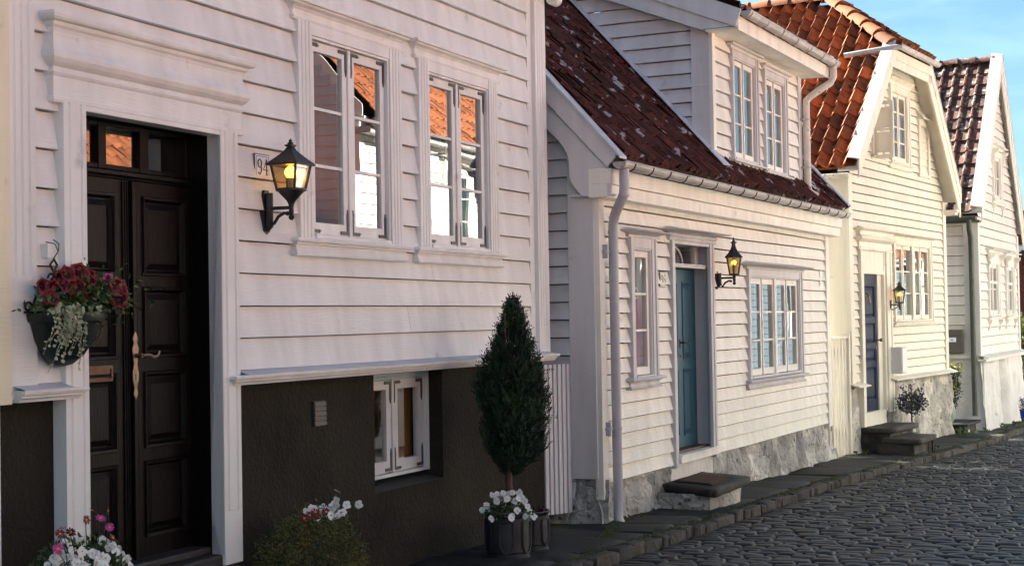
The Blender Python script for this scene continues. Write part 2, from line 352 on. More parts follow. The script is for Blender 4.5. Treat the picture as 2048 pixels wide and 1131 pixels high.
# cladding: overlapping boards; region x limits may depend on z; holes are (x0, z0, x1, z1)
def clad(mb, z0, pitch, z1, xl, xr, holes=(), side=None, wob=0.004, thick=0.034, rnd=None, gap=0.011):
    """side=None: front wall at y=0; side=X: wall in the plane x=X facing -x, u runs along y"""
    rnd = rnd or R
    fl = xl if callable(xl) else (lambda z: xl); fr = xr if callable(xr) else (lambda z: xr)
    def T(u, d, z): return (u, -d, z) if side is None else (side-d, u, z)
    ph = rnd.random()*100
    def wz(u, k): return wob*(noise.noise((u*0.35+ph, k*3.1, 0))*1.6 + 0.5*noise.noise((u*1.3, k*5.7+ph, 2)))
    k = 0; z = z0
    while z < z1-1e-4:
        zt = min(z+pitch, z1)
        mb.tint = rnd.random(); th = thick*(1+0.25*(rnd.random()-0.5))
        cuts = sorted({z, zt, *[h[1] for h in holes if z < h[1] < zt], *[h[3] for h in holes if z < h[3] < zt]})
        for a, b in zip(cuts, cuts[1:]):
            mid = (a+b)/2
            hs = sorted([(h[0], h[2]) for h in holes if h[1] < mid < h[3]])
            L0, R0 = fl(mid), fr(mid)
            iv = []; cur = L0
            for (h0, h1) in hs:
                if h0 > cur: iv.append((cur, min(h0, R0)))
                cur = max(cur, h1)
            if cur < R0: iv.append((cur, R0))
            for (p, q) in iv:
                if q-p < 0.004: continue
                n = max(1, int((q-p)/0.35))
                def lim(f, zz, e): return f(zz)
                for i in range(n):
                    if i and rnd.random() < 0.05: mb.tint = rnd.random(); jo = 0.0025
                    else: jo = 0.0
                    u0 = jo+p+(q-p)*i/n; u1 = p+(q-p)*(i+1)/n
                    def ends(uu, first, last, zz):
                        if first and abs(p-L0) < 1e-9: return fl(zz)
                        if last and abs(q-R0) < 1e-9: return fr(zz)
                        return uu
                    ua, ub = ends(u0, i == 0, False, a), ends(u1, False, i == n-1, a)
                    bt = b-gap if b == zt else b
                    uc, ud = ends(u1, False, i == n-1, b), ends(u0, i == 0, False, b)
                    da = 0.004+th*(zt-a)/pitch; db = 0.004+th*(zt-b)/pitch
                    wa = (wz(ua, k), wz(ub, k)) if a == z else (0, 0)
                    wb = (wz(ud, k+1), wz(uc, k+1)) if b == zt else (0, 0)
                    mb.face([T(ua, da, a+wa[0]), T(ub, da, a+wa[1]), T(uc, db, bt+wb[1]), T(ud, db, bt+wb[0])] if side is None else
                            [T(ub, da, a+wa[1]), T(ua, da, a+wa[0]), T(ud, db, bt+wb[0]), T(uc, db, bt+wb[1])])
                    if a == z:
                        f = [T(ua, -0.02, a+wa[0]), T(ub, -0.02, a+wa[1]), T(ub, da, a+wa[1]), T(ua, da, a+wa[0])]
                        mb.face(f if side is None else list(reversed(f)))
        z = zt; k += 1

def pantiles(mb, P0, U, V, nu, nv, tw, tl, h=0.035, lip=0.03, keep=None, rnd=None, flat=False, hue=None):
    rnd = rnd or R; P0 = Vector(P0); U = Vector(U).normalized(); V = Vector(V).normalized(); Nn = U.cross(V).normalized()
    if Nn.z < 0: Nn = -Nn
    S = 6
    if flat: prof = [(0, 0.9), (0.12, 1.0), (0.22, 0.25), (0.6, 0.1), (0.92, 0.2), (1, 0.9)]
    else: prof = [(i/S, 0.5+0.5*cos(2*pi*(i/S)**0.85)) for i in range(S+1)]
    for j in range(nv):
        for i in range(nu):
            if keep and not keep((i+0.5)*tw, (j+0.5)*tl): continue
            mb.tint = min(1, max(0, rnd.gauss(0.5, 0.22)))
            du = rnd.gauss(0, 0.004); dl = rnd.gauss(0, 0.006); ex = abs(rnd.gauss(0, 0.005)); tl2 = rnd.gauss(0, 0.004)
            lo = []; hi = []; lb = []
            for (t, hh) in prof:
                b = P0+U*(i*tw+t*tw*1.03+du)+V*(j*tl+dl)
                tilt = tl2*(t-0.5)*2
                lo.append(b+Nn*(hh*h+lip+ex+tilt)); hi.append(b+V*(tl*1.06)+Nn*(hh*h+ex+tilt)); lb.append(b+Nn*(hh*h+ex-0.004))
            n = len(prof)
            F = []
            for q in range(n-1):
                F.append((q, q+1, n+q+1, n+q)); F.append((2*n+q, 2*n+q+1, q+1, q))
            mb.faces(lo+hi+lb, F)

def caps(mb, a, b, r=0.11, n=None, rnd=None, up=(0, 0, 1)):
    """half round ridge tiles from a to b"""
    rnd = rnd or R; a = Vector(a); b = Vector(b); d = (b-a); L = d.length; d.normalize(); up = Vector(up)
    s = d.cross(up).normalized(); t = s.cross(d).normalized(); n = n or max(1, int(L/0.33))
    for i in range(n):
        mb.tint = min(1, max(0, rnd.gauss(0.5, 0.25)))
        p = a+d*(L*i/n); q = a+d*(L*(i+1)/n+0.03); r0 = r*1.02; r1 = r*0.9; k = 8
        A = [p+s*(r0*cos(pi*j/k))+t*(r0*sin(pi*j/k)+0.02) for j in range(k+1)]
        B = [q+s*(r1*cos(pi*j/k))+t*(r1*sin(pi*j/k)) for j in range(k+1)]
        mb.faces(A+B, [(j, j+1, k+2+j, k+1+j) for j in range(k)] + [tuple(range(k+1))])

def gutter(mb, x0, x1, y, z, r=0.06, brackets=0, axis='x'):
    k = 8; o = []; inn = []
    def P(x, a, rr): return (x, y+rr*cos(a), z+rr*sin(a)) if axis == 'x' else (y+rr*cos(a), x, z+rr*sin(a))
    n = max(2, int((x1-x0)/0.6))
    for i in range(n):
        a0 = x0+(x1-x0)*i/n; a1 = x0+(x1-x0)*(i+1)/n
        for j in range(k):
            t0 = pi+pi*j/k; t1 = pi+pi*(j+1)/k
            mb.face([P(a0, t0, r), P(a0, t1, r), P(a1, t1, r), P(a1, t0, r)])
            mb.face([P(a1, t0, r-.006), P(a1, t1, r-.006), P(a0, t1, r-.006), P(a0, t0, r-.006)])
    for xx in (x0, x1):
        mb.face([P(xx, pi+pi*j/k, r) for j in range(k+1)])
    # rolled front lip
    mb.tube([P(x0, pi, r), P(x1, pi, r)], 0.009, 6)

def rubble(mb, x0, x1, z0f, z1, depth=0.07, nx=60, nz=10, seed=0, y=0.0, flare=0.06, side=None, yf=None):
    """bulging rough wall; z0f(u) is the ground line"""
    V = []; F = []
    for j in range(nz+1):
        for i in range(nx+1):
            u = x0+(x1-x0)*i/nx; zb = z0f(u); z = zb+(z1-zb)*j/nz
            c = noise.noise((u*1.7+seed, z*2.3, seed)); c2 = noise.noise((u*4.5, z*5+seed, 3)); c3 = abs(noise.noise((u*2.6+9, z*3.4+seed, 7)))
            d = depth*(0.55*c+0.35*c2-0.5*max(0, 0.16-c3)/0.16*0.6)+flare*(1-j/nz)
            if j == nz: d = min(d, 0.0)
            V.append((u, y-d+(yf(u) if yf else 0), z) if side is None else (side-d, u, z))
    for j in range(nz):
        for i in range(nx):
            a = j*(nx+1)+i; f = (a, a+1, a+nx+2, a+nx+1)
            F.append(f if side is None else tuple(reversed(f)))
    mb.faces(V, F)

def fluted(mb, x0, x1, d, z0, z1, n=3, g=0.012):
    """a flat pilaster with n shallow grooves, extruded upwards"""
    w = x1-x0; prof = [(x0, 0.03), (x0, -d)]
    m = w*0.24; step = (w-2*m)/max(1, n-1) if n > 1 else 0
    for i in range(n):
        c = x0+m+step*i if n > 1 else x0+w/2
        prof += [(c-g, -d), (c-g*0.4, -d+0.008), (c+g*0.4, -d+0.008), (c+g, -d)]
    prof += [(x1, -d), (x1, 0.03)]
    mb.plate([(p[0], p[1], z0) for p in prof], (0, 0, z1-z0))

CORN = [(0.03, 0.0), (0.075, 0.004), (0.085, 0.02), (0.085, 0.03), (0.055, 0.038), (0.055, 0.05), (0.062, 0.075), (0.085, 0.095), (0.12, 0.107), (0.125, 0.112), (0.125, 0.12), (0.16, 0.122), (0.165, 0.135), (0.16, 0.147), (0.02, 0.158)]
SILL = [(0.05, 0.0), (0.075, 0.0), (0.078, 0.012), (0.06, 0.03), (0.05, 0.055), (0.055, 0.075), (0.075, 0.083), (0.075, 0.09), (0.115, 0.092), (0.12, 0.104), (0.112, 0.118), (0.0, 0.135)]
FLAT = [(0.05, 0.0), (0.055, 0.0), (0.075, 0.03), (0.08, 0.05), (0.17, 0.058), (0.175, 0.072), (0.04, 0.095)]
SIMPLE = [(0.03, 0.0), (0.06, 0.002), (0.065, 0.03), (0.10, 0.035), (0.10, 0.055), (0.02, 0.07)]
def offs(prof, z, s=1.0, sp=None): return [(p*(sp if sp else s), z+q*s) for p, q in prof]

HINGE = None
def hinge_mesh():
    mb = MB()
    mb.box(0, 0.105, -0.006, 0, -0.012, 0.012); mb.box(0, 0.022, -0.0065, 0, -0.13, 0.012)
    mb.plate([(0.0, -0.0065, -0.13), (0.022, -0.0065, -0.13), (0.011, -0.0065, -0.165)], (0, 0.0065, 0))
    mb.lathe2([(0.0, -0.007), (0.016, -0.006), (0.016, 0.0), (0.0, 0.0)], (0.105, -0.006, 0), 10, 1, 0.3, 1)
    return mb

def window(P, x0, x1, z0, z1, pm, cw=0.12, head=0.10, leaves=2, cols=1, rows=3, corn=None, sill=None, d=0.05, post=0.03, stile=0.055,
           rail=0.075, mun=0.022, hinges=0, flutes=0, room=True, curt=None, yin=0.0, over=0.0, sash_m=None, name='window', deep=0.9, sillover=None, label=None):
    """a whole window; x0..x1 and z0..z1 are the outer edges of its casing. Returns the casing part."""
    global HINGE
    mb = MB()
    ox0, ox1, oz0, oz1 = x0+cw, x1-cw, z0, z1-head
    for (a, b) in ((x0, ox0), (ox1, x1)):
        if flutes: fluted(mb, a, b, d, z0, z1, flutes, 0.009)
        else:
            mb.box(a, b, -d, max(0.03, -d+0.06), z0, z1); mb.box(a-0.003 if a == x0 else b-cw*0.42, a+cw*0.42 if a == x0 else b+0.003, -d-0.012, -d+0.001, z0, z1)
    mb.box(ox0, ox1, -d+0.004, max(0.03, -d+0.06), oz1, z1-0.001)
    # inner lining
    yk = yin+0.07
    mb.box(ox0, ox0+0.018, -d+0.012, yk, oz0, oz1); mb.box(ox1-0.018, ox1, -d+0.012, yk, oz0, oz1)
    mb.box(ox0+0.018, ox1-0.018, -d+0.012, yk, oz1-0.018, oz1-0.001); mb.box(ox0+0.018, ox1-0.018, -d-0.004, yk, oz0, oz0+0.025)
    ix0, ix1, iz0, iz1 = ox0+0.018, ox1-0.018, oz0+0.025, oz1-0.018
    cen = []
    nb = leaves
    lw = (ix1-ix0-post*(nb-1))/nb
    for i in range(1, nb):
        c = ix0+i*lw+(i-0.5)*post; mb.box(c-post/2, c+post/2, yin-0.022, yk, iz0, iz1)
    win = mb.build(name, pm, P, bevel=0.003, label=label)
    if corn:
        c = MB(); c.sweep(corn, x0-over, x1+over); c.build('cornice', pm, win, smooth=True)
    if sill:
        so = over if sillover is None else sillover
        c = MB(); c.sweep(sill, x0-so, x1+so); c.build('sill', pm, win, smooth=True)
    for i in range(nb):
        a = ix0+i*(lw+post)+0.003; b = a+lw-0.006; za = iz0+0.006; zb = iz1-0.004
        s = MB(); yf = yin-0.012; yb = yin+0.03
        s.box(a, a+stile, yf, yb, za, zb); s.box(b-stile, b, yf, yb, za, zb)
        s.box(a+stile, b-stile, yf, yb, zb-rail*0.85, zb); s.box(a+stile, b-stile, yf, yb, za, za+rail)
        gz0, gz1, gx0, gx1 = za+rail, zb-rail*0.85, a+stile, b-stile
        for k in range(1, rows):
            zz = gz0+(gz1-gz0)*k/rows; s.box(gx0, gx1, yf+0.006, yb-0.004, zz-mun/2, zz+mun/2)
        for k in range(1, cols):
            xx = gx0+(gx1-gx0)*k/cols; s.box(xx-mun/2, xx+mun/2, yf+0.004, yb-0.006, gz0, gz1)
        so = s.build('sash', sash_m or pm, win, bevel=0.003)
        g = MB()
        for k in range(rows):
            for q in range(cols):
                xa = gx0+(gx1-gx0)*q/cols-(0.004); xb = gx0+(gx1-gx0)*(q+1)/cols+0.004
                ya = yin+0.008+R.uniform(-.0012, .0012); yb2 = yin+0.008+R.uniform(-.0012, .0012); tz = R.uniform(-.0015, .0015)
                zc = gz0+(gz1-gz0)*k/rows-0.004; zd = gz0+(gz1-gz0)*(k+1)/rows+0.004
                g.face([(xa, ya, zc), (xb, yb2, zc), (xb, yb2+tz, zd), (xa, ya+tz, zd)])
        g.build('glass_pane', 'glass', win)
        if hinges:
            if HINGE is None:
                HINGE = hinge_mesh().build('corner_hinge', 'hinge', win)
                h0 = HINGE; h0.location = (a+0.002, yf, zb-0.02); first = True
            else: first = False
            sc = hinges
            for (hx, hz, fx, fz) in ((a+0.004, zb-0.02, 1, 1), (b-0.004, zb-0.02, -1, 1), (a+0.004, za+0.02, 1, -1), (b-0.004, za+0.02, -1, -1)):
                if first: HINGE.scale = (sc, 1, sc); first = False; continue
                dup(HINGE, win, (hx, yf, hz), (0, 0, 0), (fx*sc, 1, fz*sc))
    if room:
        r = MB(); e = 0.25
        X0, X1, Z0, Z1 = x0-e, x1+e, z0-0.3, z1+0.2
        r.face([(X0, deep, Z0), (X1, deep, Z0), (X1, deep, Z1), (X0, deep, Z1)])
        r.face([(X0, .11, Z0), (X0, deep, Z0), (X0, deep, Z1), (X0, .11, Z1)]); r.face([(X1, .11, Z0), (X1, deep, Z0), (X1, deep, Z1), (X1, .11, Z1)])
        r.face([(X0, .11, Z0), (X1, .11, Z0), (X1, deep, Z0), (X0, deep, Z0)]); r.face([(X0, .11, Z1), (X1, .11, Z1), (X1, deep, Z1), (X0, deep, Z1)])
        r.face([(X0, .11, Z0), (ox0, .11, Z0), (ox0, .11, Z1), (X0, .11, Z1)]); r.face([(ox1, .11, Z0), (X1, .11, Z0), (X1, .11, Z1), (ox1, .11, Z1)])
        r.face([(ox0, .11, Z0), (ox1, .11, Z0), (ox1, .11, oz0), (ox0, .11, oz0)]); r.face([(ox0, .11, oz1), (ox1, .11, oz1), (ox1, .11, Z1), (ox0, .11, Z1)])
        r.build('room', 'room', win)
    for (cm, xa, xb, za, zb, yy) in (curt or []):
        curtain(win, cm, ix0+(ix1-ix0)*xa, ix0+(ix1-ix0)*xb, iz0+(iz1-iz0)*za, iz0+(iz1-iz0)*zb, yy)
    return win

def curtain(P, m, xa, xb, za, zb, y, amp=0.012, wl=0.07):
    c = MB(); n = max(6, int((xb-xa)/wl*6)); V = []
    for k in (0, 1):
        for i in range(n+1):
            x = xa+(xb-xa)*i/n; V.append((x, y+amp*sin(2*pi*(x-xa)/wl+0.7*sin(x*9)), za if k == 0 else zb))
    c.faces(V, [(i, i+1, n+2+i, n+1+i) for i in range(n)])
    return c.build('curtain', m, P, smooth='all')

def panel(mb, x0, x1, z0, z1, y, rec=0.018, fld=0.02, frame=0.02):
    """raised and fielded panel sunk in a door face at y (front is -y)"""
    a = [(x0, y, z0), (x1, y, z0), (x1, y, z1), (x0, y, z1)]
    def ins(d, yy): return [(x0+d, yy, z0+d), (x1-d, yy, z0+d), (x1-d, yy, z1-d), (x0+d, yy, z1-d)]
    rings = [ins(-0.012, y+0.001), ins(-0.008, y-0.012), ins(0.006, y-0.010), ins(0.012, y+0.004), ins(0.02, y+rec), ins(0.02+frame*0.4, y+rec), ins(0.02+frame+fld, y+0.004)]
    for r0, r1 in zip(rings, rings[1:]):
        for i in range(4):
            j = (i+1) % 4; mb.face([r0[i], r0[j], r1[j], r1[i]])
    mb.face(rings[-1])
def panelled(mb, x0, x1, z0, z1, y, panels, th=0.04):
    """door leaf face with panel holes: panels [(x0,z0,x1,z1)] stacked; face tessellated in strips"""
    zs = sorted({z0, z1, *[p[1] for p in panels], *[p[3] for p in panels]})
    for a, b in zip(zs, zs[1:]):
        mid = (a+b)/2; cur = x0
        for p in sorted(panels):
            if p[1] < mid < p[3]:
                if p[0] > cur: mb.face([(cur, y, a), (p[0], y, a), (p[0], y, b), (cur, y, b)])
                cur = p[2]
        if cur < x1: mb.face([(cur, y, a), (x1, y, a), (x1, y, b), (cur, y, b)])
    for p in panels: panel(mb, p[0], p[2], p[1], p[3], y)
    mb.face([(x0, y+th, z0), (x0, y+th, z1), (x1, y+th, z1), (x1, y+th, z0)])
    for (a, b) in (((x0, z0), (x1, z0)), ((x1, z0), (x1, z1)), ((x1, z1), (x0, z1)), ((x0, z1), (x0, z0))):
        mb.face([(a[0], y, a[1]), (a[0], y+th, a[1]), (b[0], y+th, b[1]), (b[0], y, b[1])])

# ================================================================== ground
def strip(name, m, us, ya, yb, dz, kind='structure'):
    mb = MB(); V = []
    for u in us:
        z = zg(u)+dz
        V += [FB.w(u, ya(u) if callable(ya) else ya, z), FB.w(u, yb(u) if callable(yb) else yb, z)]
    mb.faces(V, [(2*i, 2*i+2, 2*i+3, 2*i+1) for i in range(len(us)-1)])
    return tag(mb.build(name, m), kind=kind)
US = [-60, -40, -20, -10, -5, 0, 3, 5, 7, 8.2, 10.2, 12, 13.3, 15, 17, 20, 24, 30, 40, 60]
g = MB(); V = []; gu = [-400, -60, -40, -20, 0, 20, 40, 60, 400]
for u in gu: V += [FB.w(u, -400, zg(u)-0.30), FB.w(u, 400, zg(u)-0.30)]
g.faces(V, [(2*i, 2*i+2, 2*i+3, 2*i+1) for i in range(len(gu)-1)])
tag(g.build('ground', 'earth'), kind='structure')
KH = 0.058                                                     # kerb height
strip('roadbed', 'joint', US, lambda u: kerb_y(u)+0.02, lambda u: -6.2, -KH-0.030)
strip('pavement_bed', 'joint', US, lambda u: kerb_y(u)+0.02, lambda u: 3.0, -0.022)

def stone(mb, c, du, dv, L, W, h, rnd, dome=0.012, n=4, irr=0.007, cr=0.92, edge=0.006):
    """rounded paving stone with irregular outline; du, dv unit directions of length L and width W; top at c"""
    V = []
    ph = rnd.random()*50
    tx, ty = rnd.gauss(0, 0.018), rnd.gauss(0, 0.018)
    st = [-1, -0.80, 0, 0.80, 1] if n == 5 else ([-1, -.82, -.3, .3, .82, 1] if n == 6 else [i/(n-1)*2-1 for i in range(n)])
    for j in range(n):
        for i in range(n):
            a, b = st[i], st[j]
            e = max(abs(a), abs(b))
            # rounded corners
            if abs(a) > 0.9 and abs(b) > 0.9: aa, bb = a*cr, b*(cr-.03)
            else: aa, bb = a, b
            p = c + du*(aa*L/2+rnd.gauss(0, irr)) + dv*(bb*W/2+rnd.gauss(0, irr*0.8))
            z = dome*(1-0.5*(a*a)-0.5*(b*b)) - (edge if e > 0.9 else 0) + rnd.gauss(0, irr*0.3) + tx*a*L/2 + ty*b*W/2
            V.append(p+Vector((0, 0, z)))
    F = [(j*n+i, j*n+i+1, (j+1)*n+i+1, (j+1)*n+i) for j in range(n-1) for i in range(n-1)]
    ring = [i for i in range(n)] + [j*n+n-1 for j in range(1, n)] + [(n-1)*n+i for i in range(n-2, -1, -1)] + [j*n for j in range(n-2, 0, -1)]
    k = len(V)
    for r in ring: V.append(V[r]-Vector((0, 0, h))+(V[r]-c)*0.02)
    m = len(ring)
    for q in range(m):
        F.append((ring[q], k+q, k+(q+1) % m, ring[(q+1) % m]))
    mb.faces(V, F)

# cobbles laid in rows across the street
rc = random.Random(3); mb = MB(); u = -7.0
while u < 34:
    W = rc.uniform(0.115, 0.165); y = kerb_y(u)-rc.uniform(0.02, 0.08)
    while y > -5.6:
        L = rc.choice([rc.uniform(0.14, 0.22), rc.uniform(0.18, 0.34)])
        wav = 0.04*noise.noise((y*0.6, u*0.4, 0))
        uu = u+W/2+wav; yy = y-L/2
        z = zg(uu)-KH-0.012+0.018*noise.noise((uu*0.9, yy*0.9, 1))+rc.gauss(0, 0.004)
        mb.tint = min(1, max(0, rc.gauss(0.5, 0.24)))
        a = rc.gauss(0, 0.03)
        stone(mb, FB.w(uu, yy, z), FB.ay*cos(a)+FB.ax*sin(a), FB.ax*cos(a)-FB.ay*sin(a), L-0.008, W-0.010, 0.06, rc, 0.007, 5, 0.0045, 0.94, 0.013)
        y -= L
    u += W
tag(mb.build('road', 'cobble', smooth='all'), kind='structure')
# kerb stones
mb = MB(); u = -7.0; rc = random.Random(5)
while u < 40:
    L = rc.choice([rc.uniform(0.12, 0.24), rc.uniform(0.2, 0.55)]); uc = u+L/2; t = (FB.w(u+L, kerb_y(u+L))-FB.w(u, kerb_y(u))).normalized(); nrm = Vector((-t.y, t.x, 0))
    mb.tint = min(1, max(0, rc.gauss(0.5, 0.25)))
    stone(mb, FB.w(uc, kerb_y(uc)+0.05, zg(uc)-0.006+rc.gauss(0, 0.009)), t, nrm, L-0.010, 0.10+rc.gauss(0, 0.012), 0.14, rc, 0.005, 6, 0.009, 0.95, 0.012)
    u += L
tag(mb.build('kerb', 'kerb', smooth='all'), kind='structure')
# pavement slabs
mb = MB(); u = -7.0; rc = random.Random(8)
while u < 36:
    L = rc.uniform(0.45, 1.15); uc = u+L/2
    front = kerb_y(uc)+0.16; back = 0.9 if uc < -0.2 else 0.25
    if uc > 8.0: back = 0.1
    if uc > 13.9: back = 1.4
    cuts = [front, back] if rc.random() < 0.75 else [front, front+(back-front)*rc.uniform(0.4, 0.6), back]
    for a, b in zip(cuts, cuts[1:]):
        mb.tint = min(1, max(0, rc.gauss(0.45, 0.22)))
        stone(mb, FB.w(uc, (a+b)/2, zg(uc)-0.006+rc.gauss(0, 0.005)), FB.ax, FB.ay, L-0.03, abs(b-a)-0.02, 0.03, rc, 0.004, 5, 0.012)
    u += L
tag(mb.build('pavement', 'slab', smooth='all'), kind='structure')
# moss strip along the inner edge of the kerb and in slab joints: tiny tufts
mb = MB(); rc = random.Random(9)
def tuft(p, r, h):
    n = 6
    V = [p+Vector((r*cos(2*pi*i/n)*rc.uniform(.6, 1.2), r*sin(2*pi*i/n)*rc.uniform(.6, 1.2), 0)) for i in range(n)] + [p+Vector((rc.gauss(0, r*0.2), rc.gauss(0, r*0.2), h))]
    mb.faces(V, [(i, (i+1) % n, n) for i in range(n)])
for k in range(5200):
    u = rc.uniform(-3.5, 30)
    if noise.noise((u*0.9, 0, 4)) < -0.25 and rc.random() < 0.8: continue
    y = kerb_y(u)+0.138+rc.gauss(0, 0.022)
    tuft(FB.w(u, y, zg(u)-0.010), rc.uniform(0.008, 0.026), rc.uniform(0.006, 0.020))
for k in range(1500):
    u = rc.uniform(0.0, 14); y = 0.03-abs(rc.gauss(0, 0.03)) - (0.09 if u < 9 else 0.14)
    if noise.noise((u*1.2, 3, 4)) < 0.0: continue
    tuft(FB.w(u, y, zg(u)-0.004), rc.uniform(0.008, 0.022), rc.uniform(0.006, 0.02))
for k in range(500):
    u = -0.35+rc.gauss(0, 0.5); y = -0.25+0.28*(u+0.35)+rc.gauss(0, 0.03)
    tuft(FB.w(u, y, zg(u)+0.0), rc.uniform(0.008, 0.024), rc.uniform(0.005, 0.014))
tag(mb.build('moss', 'moss', smooth='all'), kind='stuff')

# ================================================================== house 94
HA = tag(empty('white_house', FA.o, FA.rz), 'large white clapboard house with near black double door, fluted corner boards and dark plaster basement', 'house')
PA = 'paintA'
hA = [(-6.2, 0, -4.70, 3.0), (-3.97, 2.27, -2.63, 3.64), (-2.33, 2.27, -1.02, 3.64), (-6.6, 0, -6.37, 9), (-0.31, 0, 0, 9)]
mb = MB(); clad(mb, 1.488, 0.1885, 4.7, -6.6, 0.0, hA, gap=0.0065)
mb.box(-6.6, 0, 0.28, 0.3, 1.4, 4.6) if False else None
mb.build('wall', PA, HA)
mb = MB()
fluted(mb, -6.575, -6.385, 0.055, 1.98, 4.6, 3); mb.box(-6.575, -6.385, -0.055, 0.03, 1.42, 1.98)
mb.build('corner_board', PA, HA)
mb = MB()
fluted(mb, -0.215, -0.02, 0.055, 1.70, 4.6, 3); mb.box(-0.215, -0.02, -0.055, 0.03, 1.46, 1.70); mb.box(-0.02, 0.012, -0.055, 0.25, 1.44, 4.6); mb.tube([(0.0, -0.13, 4.49), (0.10, -0.13, 4.49)], 0.055, 14); mb.box(-0.31, -0.215, -0.02, 0.03, 1.47, 4.6)
mb.build('corner_board', PA, HA)
# side and back walls
mb = MB(); mb.box(-0.02, 0.0, 0.25, 6.6, -0.2, 4.62); mb.box(-6.6, -6.58, 0.0, 6.6, -0.2, 4.62); mb.box(-6.58, -0.02, 6.58, 6.6, -0.2, 4.62)
mb.plate([(-0.02, 0, 4.62), (-0.02, 6.6, 4.62), (-0.02, 3.3, 7.85)], (0.02, 0, 0)); mb.plate([(-6.6, 0, 4.62), (-6.6, 6.6, 4.62), (-6.6, 3.3, 7.85)], (0.02, 0, 0))
mb.build('wall', PA, HA)
# water table
wt = [(0.02, 0.0), (0.085, 0.0), (0.09, 0.012), (0.10, 0.02), (0.10, 0.03), (0.118, 0.034), (0.122, 0.046), (0.118, 0.056)]
for (a, b) in ((-6.55, -6.21), (-4.69, -0.05)):
    mb = MB(); mb.sweep(offs(wt, 1.405), a, b, left=(a > -6), right=True)
    sb = mb.build('water_table', PA, HA, smooth=True)
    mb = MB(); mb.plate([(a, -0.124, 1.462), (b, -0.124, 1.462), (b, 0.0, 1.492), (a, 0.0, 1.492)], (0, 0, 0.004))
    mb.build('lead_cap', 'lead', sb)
# plaster basement
mb = MB()
def bw(x0, x1, z0, z1, y=0.012): mb.face([(x0, y, z0), (x1, y, z0), (x1, y, z1), (x0, y, z1)])
for (x0, x1, z0, z1) in ((-6.6, -6.2, -0.2, 1.41), (-4.7, -2.98, -0.2, 1.41), (-2.98, -1.94, -0.2, 0.60), (-2.98, -1.94, 1.395, 1.41), (-1.94, -0.005, -0.2, 1.41), (-6.2, -4.7, -0.2, 0.2)): bw(x0, x1, z0, z1)
for (a, b) in (((-2.98, .6), (-2.98, 1.395)), ((-1.94, 1.395), (-1.94, .6)), ((-2.98, 1.395), (-1.94, 1.395))):
    mb.face([(a[0], 0.012, a[1]), (b[0], 0.012, b[1]), (b[0], 0.27, b[1]), (a[0], 0.27, a[1])])
mb.face([(-0.005, 0.012, -0.2), (-0.005, 0.3, -0.2), (-0.005, 0.3, 1.41), (-0.005, 0.012, 1.41)])
base = mb.build('basement_wall', 'plaster', HA)
mb = MB(); mb.plate([(-2.98, 0.012, 0.595), (-1.94, 0.012, 0.595), (-1.94, 0.27, 0.655), (-2.98, 0.27, 0.655)], (0, 0, 0.006)); mb.build('basement_sill', 'blackstone', HA)
# air vent
mb = MB(); mb.box(-3.79, -3.64, -0.004, 0.01, 1.10, 1.262)
vent = mb.build('air_vent', 'blackstone', HA, bevel=0.003)
mb = MB()
for k in range(5): mb.plate([(-3.785, -0.010, 1.106+k*0.031), (-3.645, -0.010, 1.106+k*0.031), (-3.645, -0.004, 1.13+k*0.031), (-3.785, -0.004, 1.13+k*0.031)], (0, -0.004, 0.0))
mb.build('vent_slat', 'black', vent)
# windows
SILLA = [(0.05, 0.0), (0.095, 0.0), (0.10, 0.012), (0.085, 0.03), (0.07, 0.05), (0.075, 0.066), (0.10, 0.07), (0.10, 0.082), (0.135, 0.085), (0.14, 0.097), (0.13, 0.108), (0.0, 0.122)]
wargs = dict(cw=0.165, head=0.075, leaves=2, rows=3, corn=offs(CORN, 3.635, 0.9, 0.62), sill=offs(SILLA, 2.172, 1.0, 0.62), d=0.052, post=0.035, stile=0.058, rail=0.075, mun=0.022, hinges=0.95, flutes=3)
window(HA, -3.99, -2.63, 2.285, 3.64, PA, curt=[('browncurtain', 0.0, 0.10, 0.0, 0.28, 0.22), ('curtain', 0.90, 1.0, 0, 1, 0.25)], **wargs)
window(HA, -2.36, -0.99, 2.285, 3.64, PA, curt=[('curtain', 0.0, 0.16, 0, 1, 0.25), ('curtain', 0.84, 1.0, 0, 1, 0.25)], **wargs)
bwin = window(HA, -2.98, -1.94, 0.66, 1.395, 'whitepot', cw=0.03, head=0.03, leaves=2, rows=1, d=-0.135, post=0.025, stile=0.07, rail=0.08, hinges=0.9, yin=0.165, curt=[('browncurtain', 0.0, 0.42, 0, 1, 0.26), ('browncurtain', 0.78, 1.0, 0, 1, 0.25)], room=False)
mb = MB(); mb.box(-3.1, -1.8, 0.8, 0.82, 0.4, 1.5); mb.build('room', 'room', bwin)
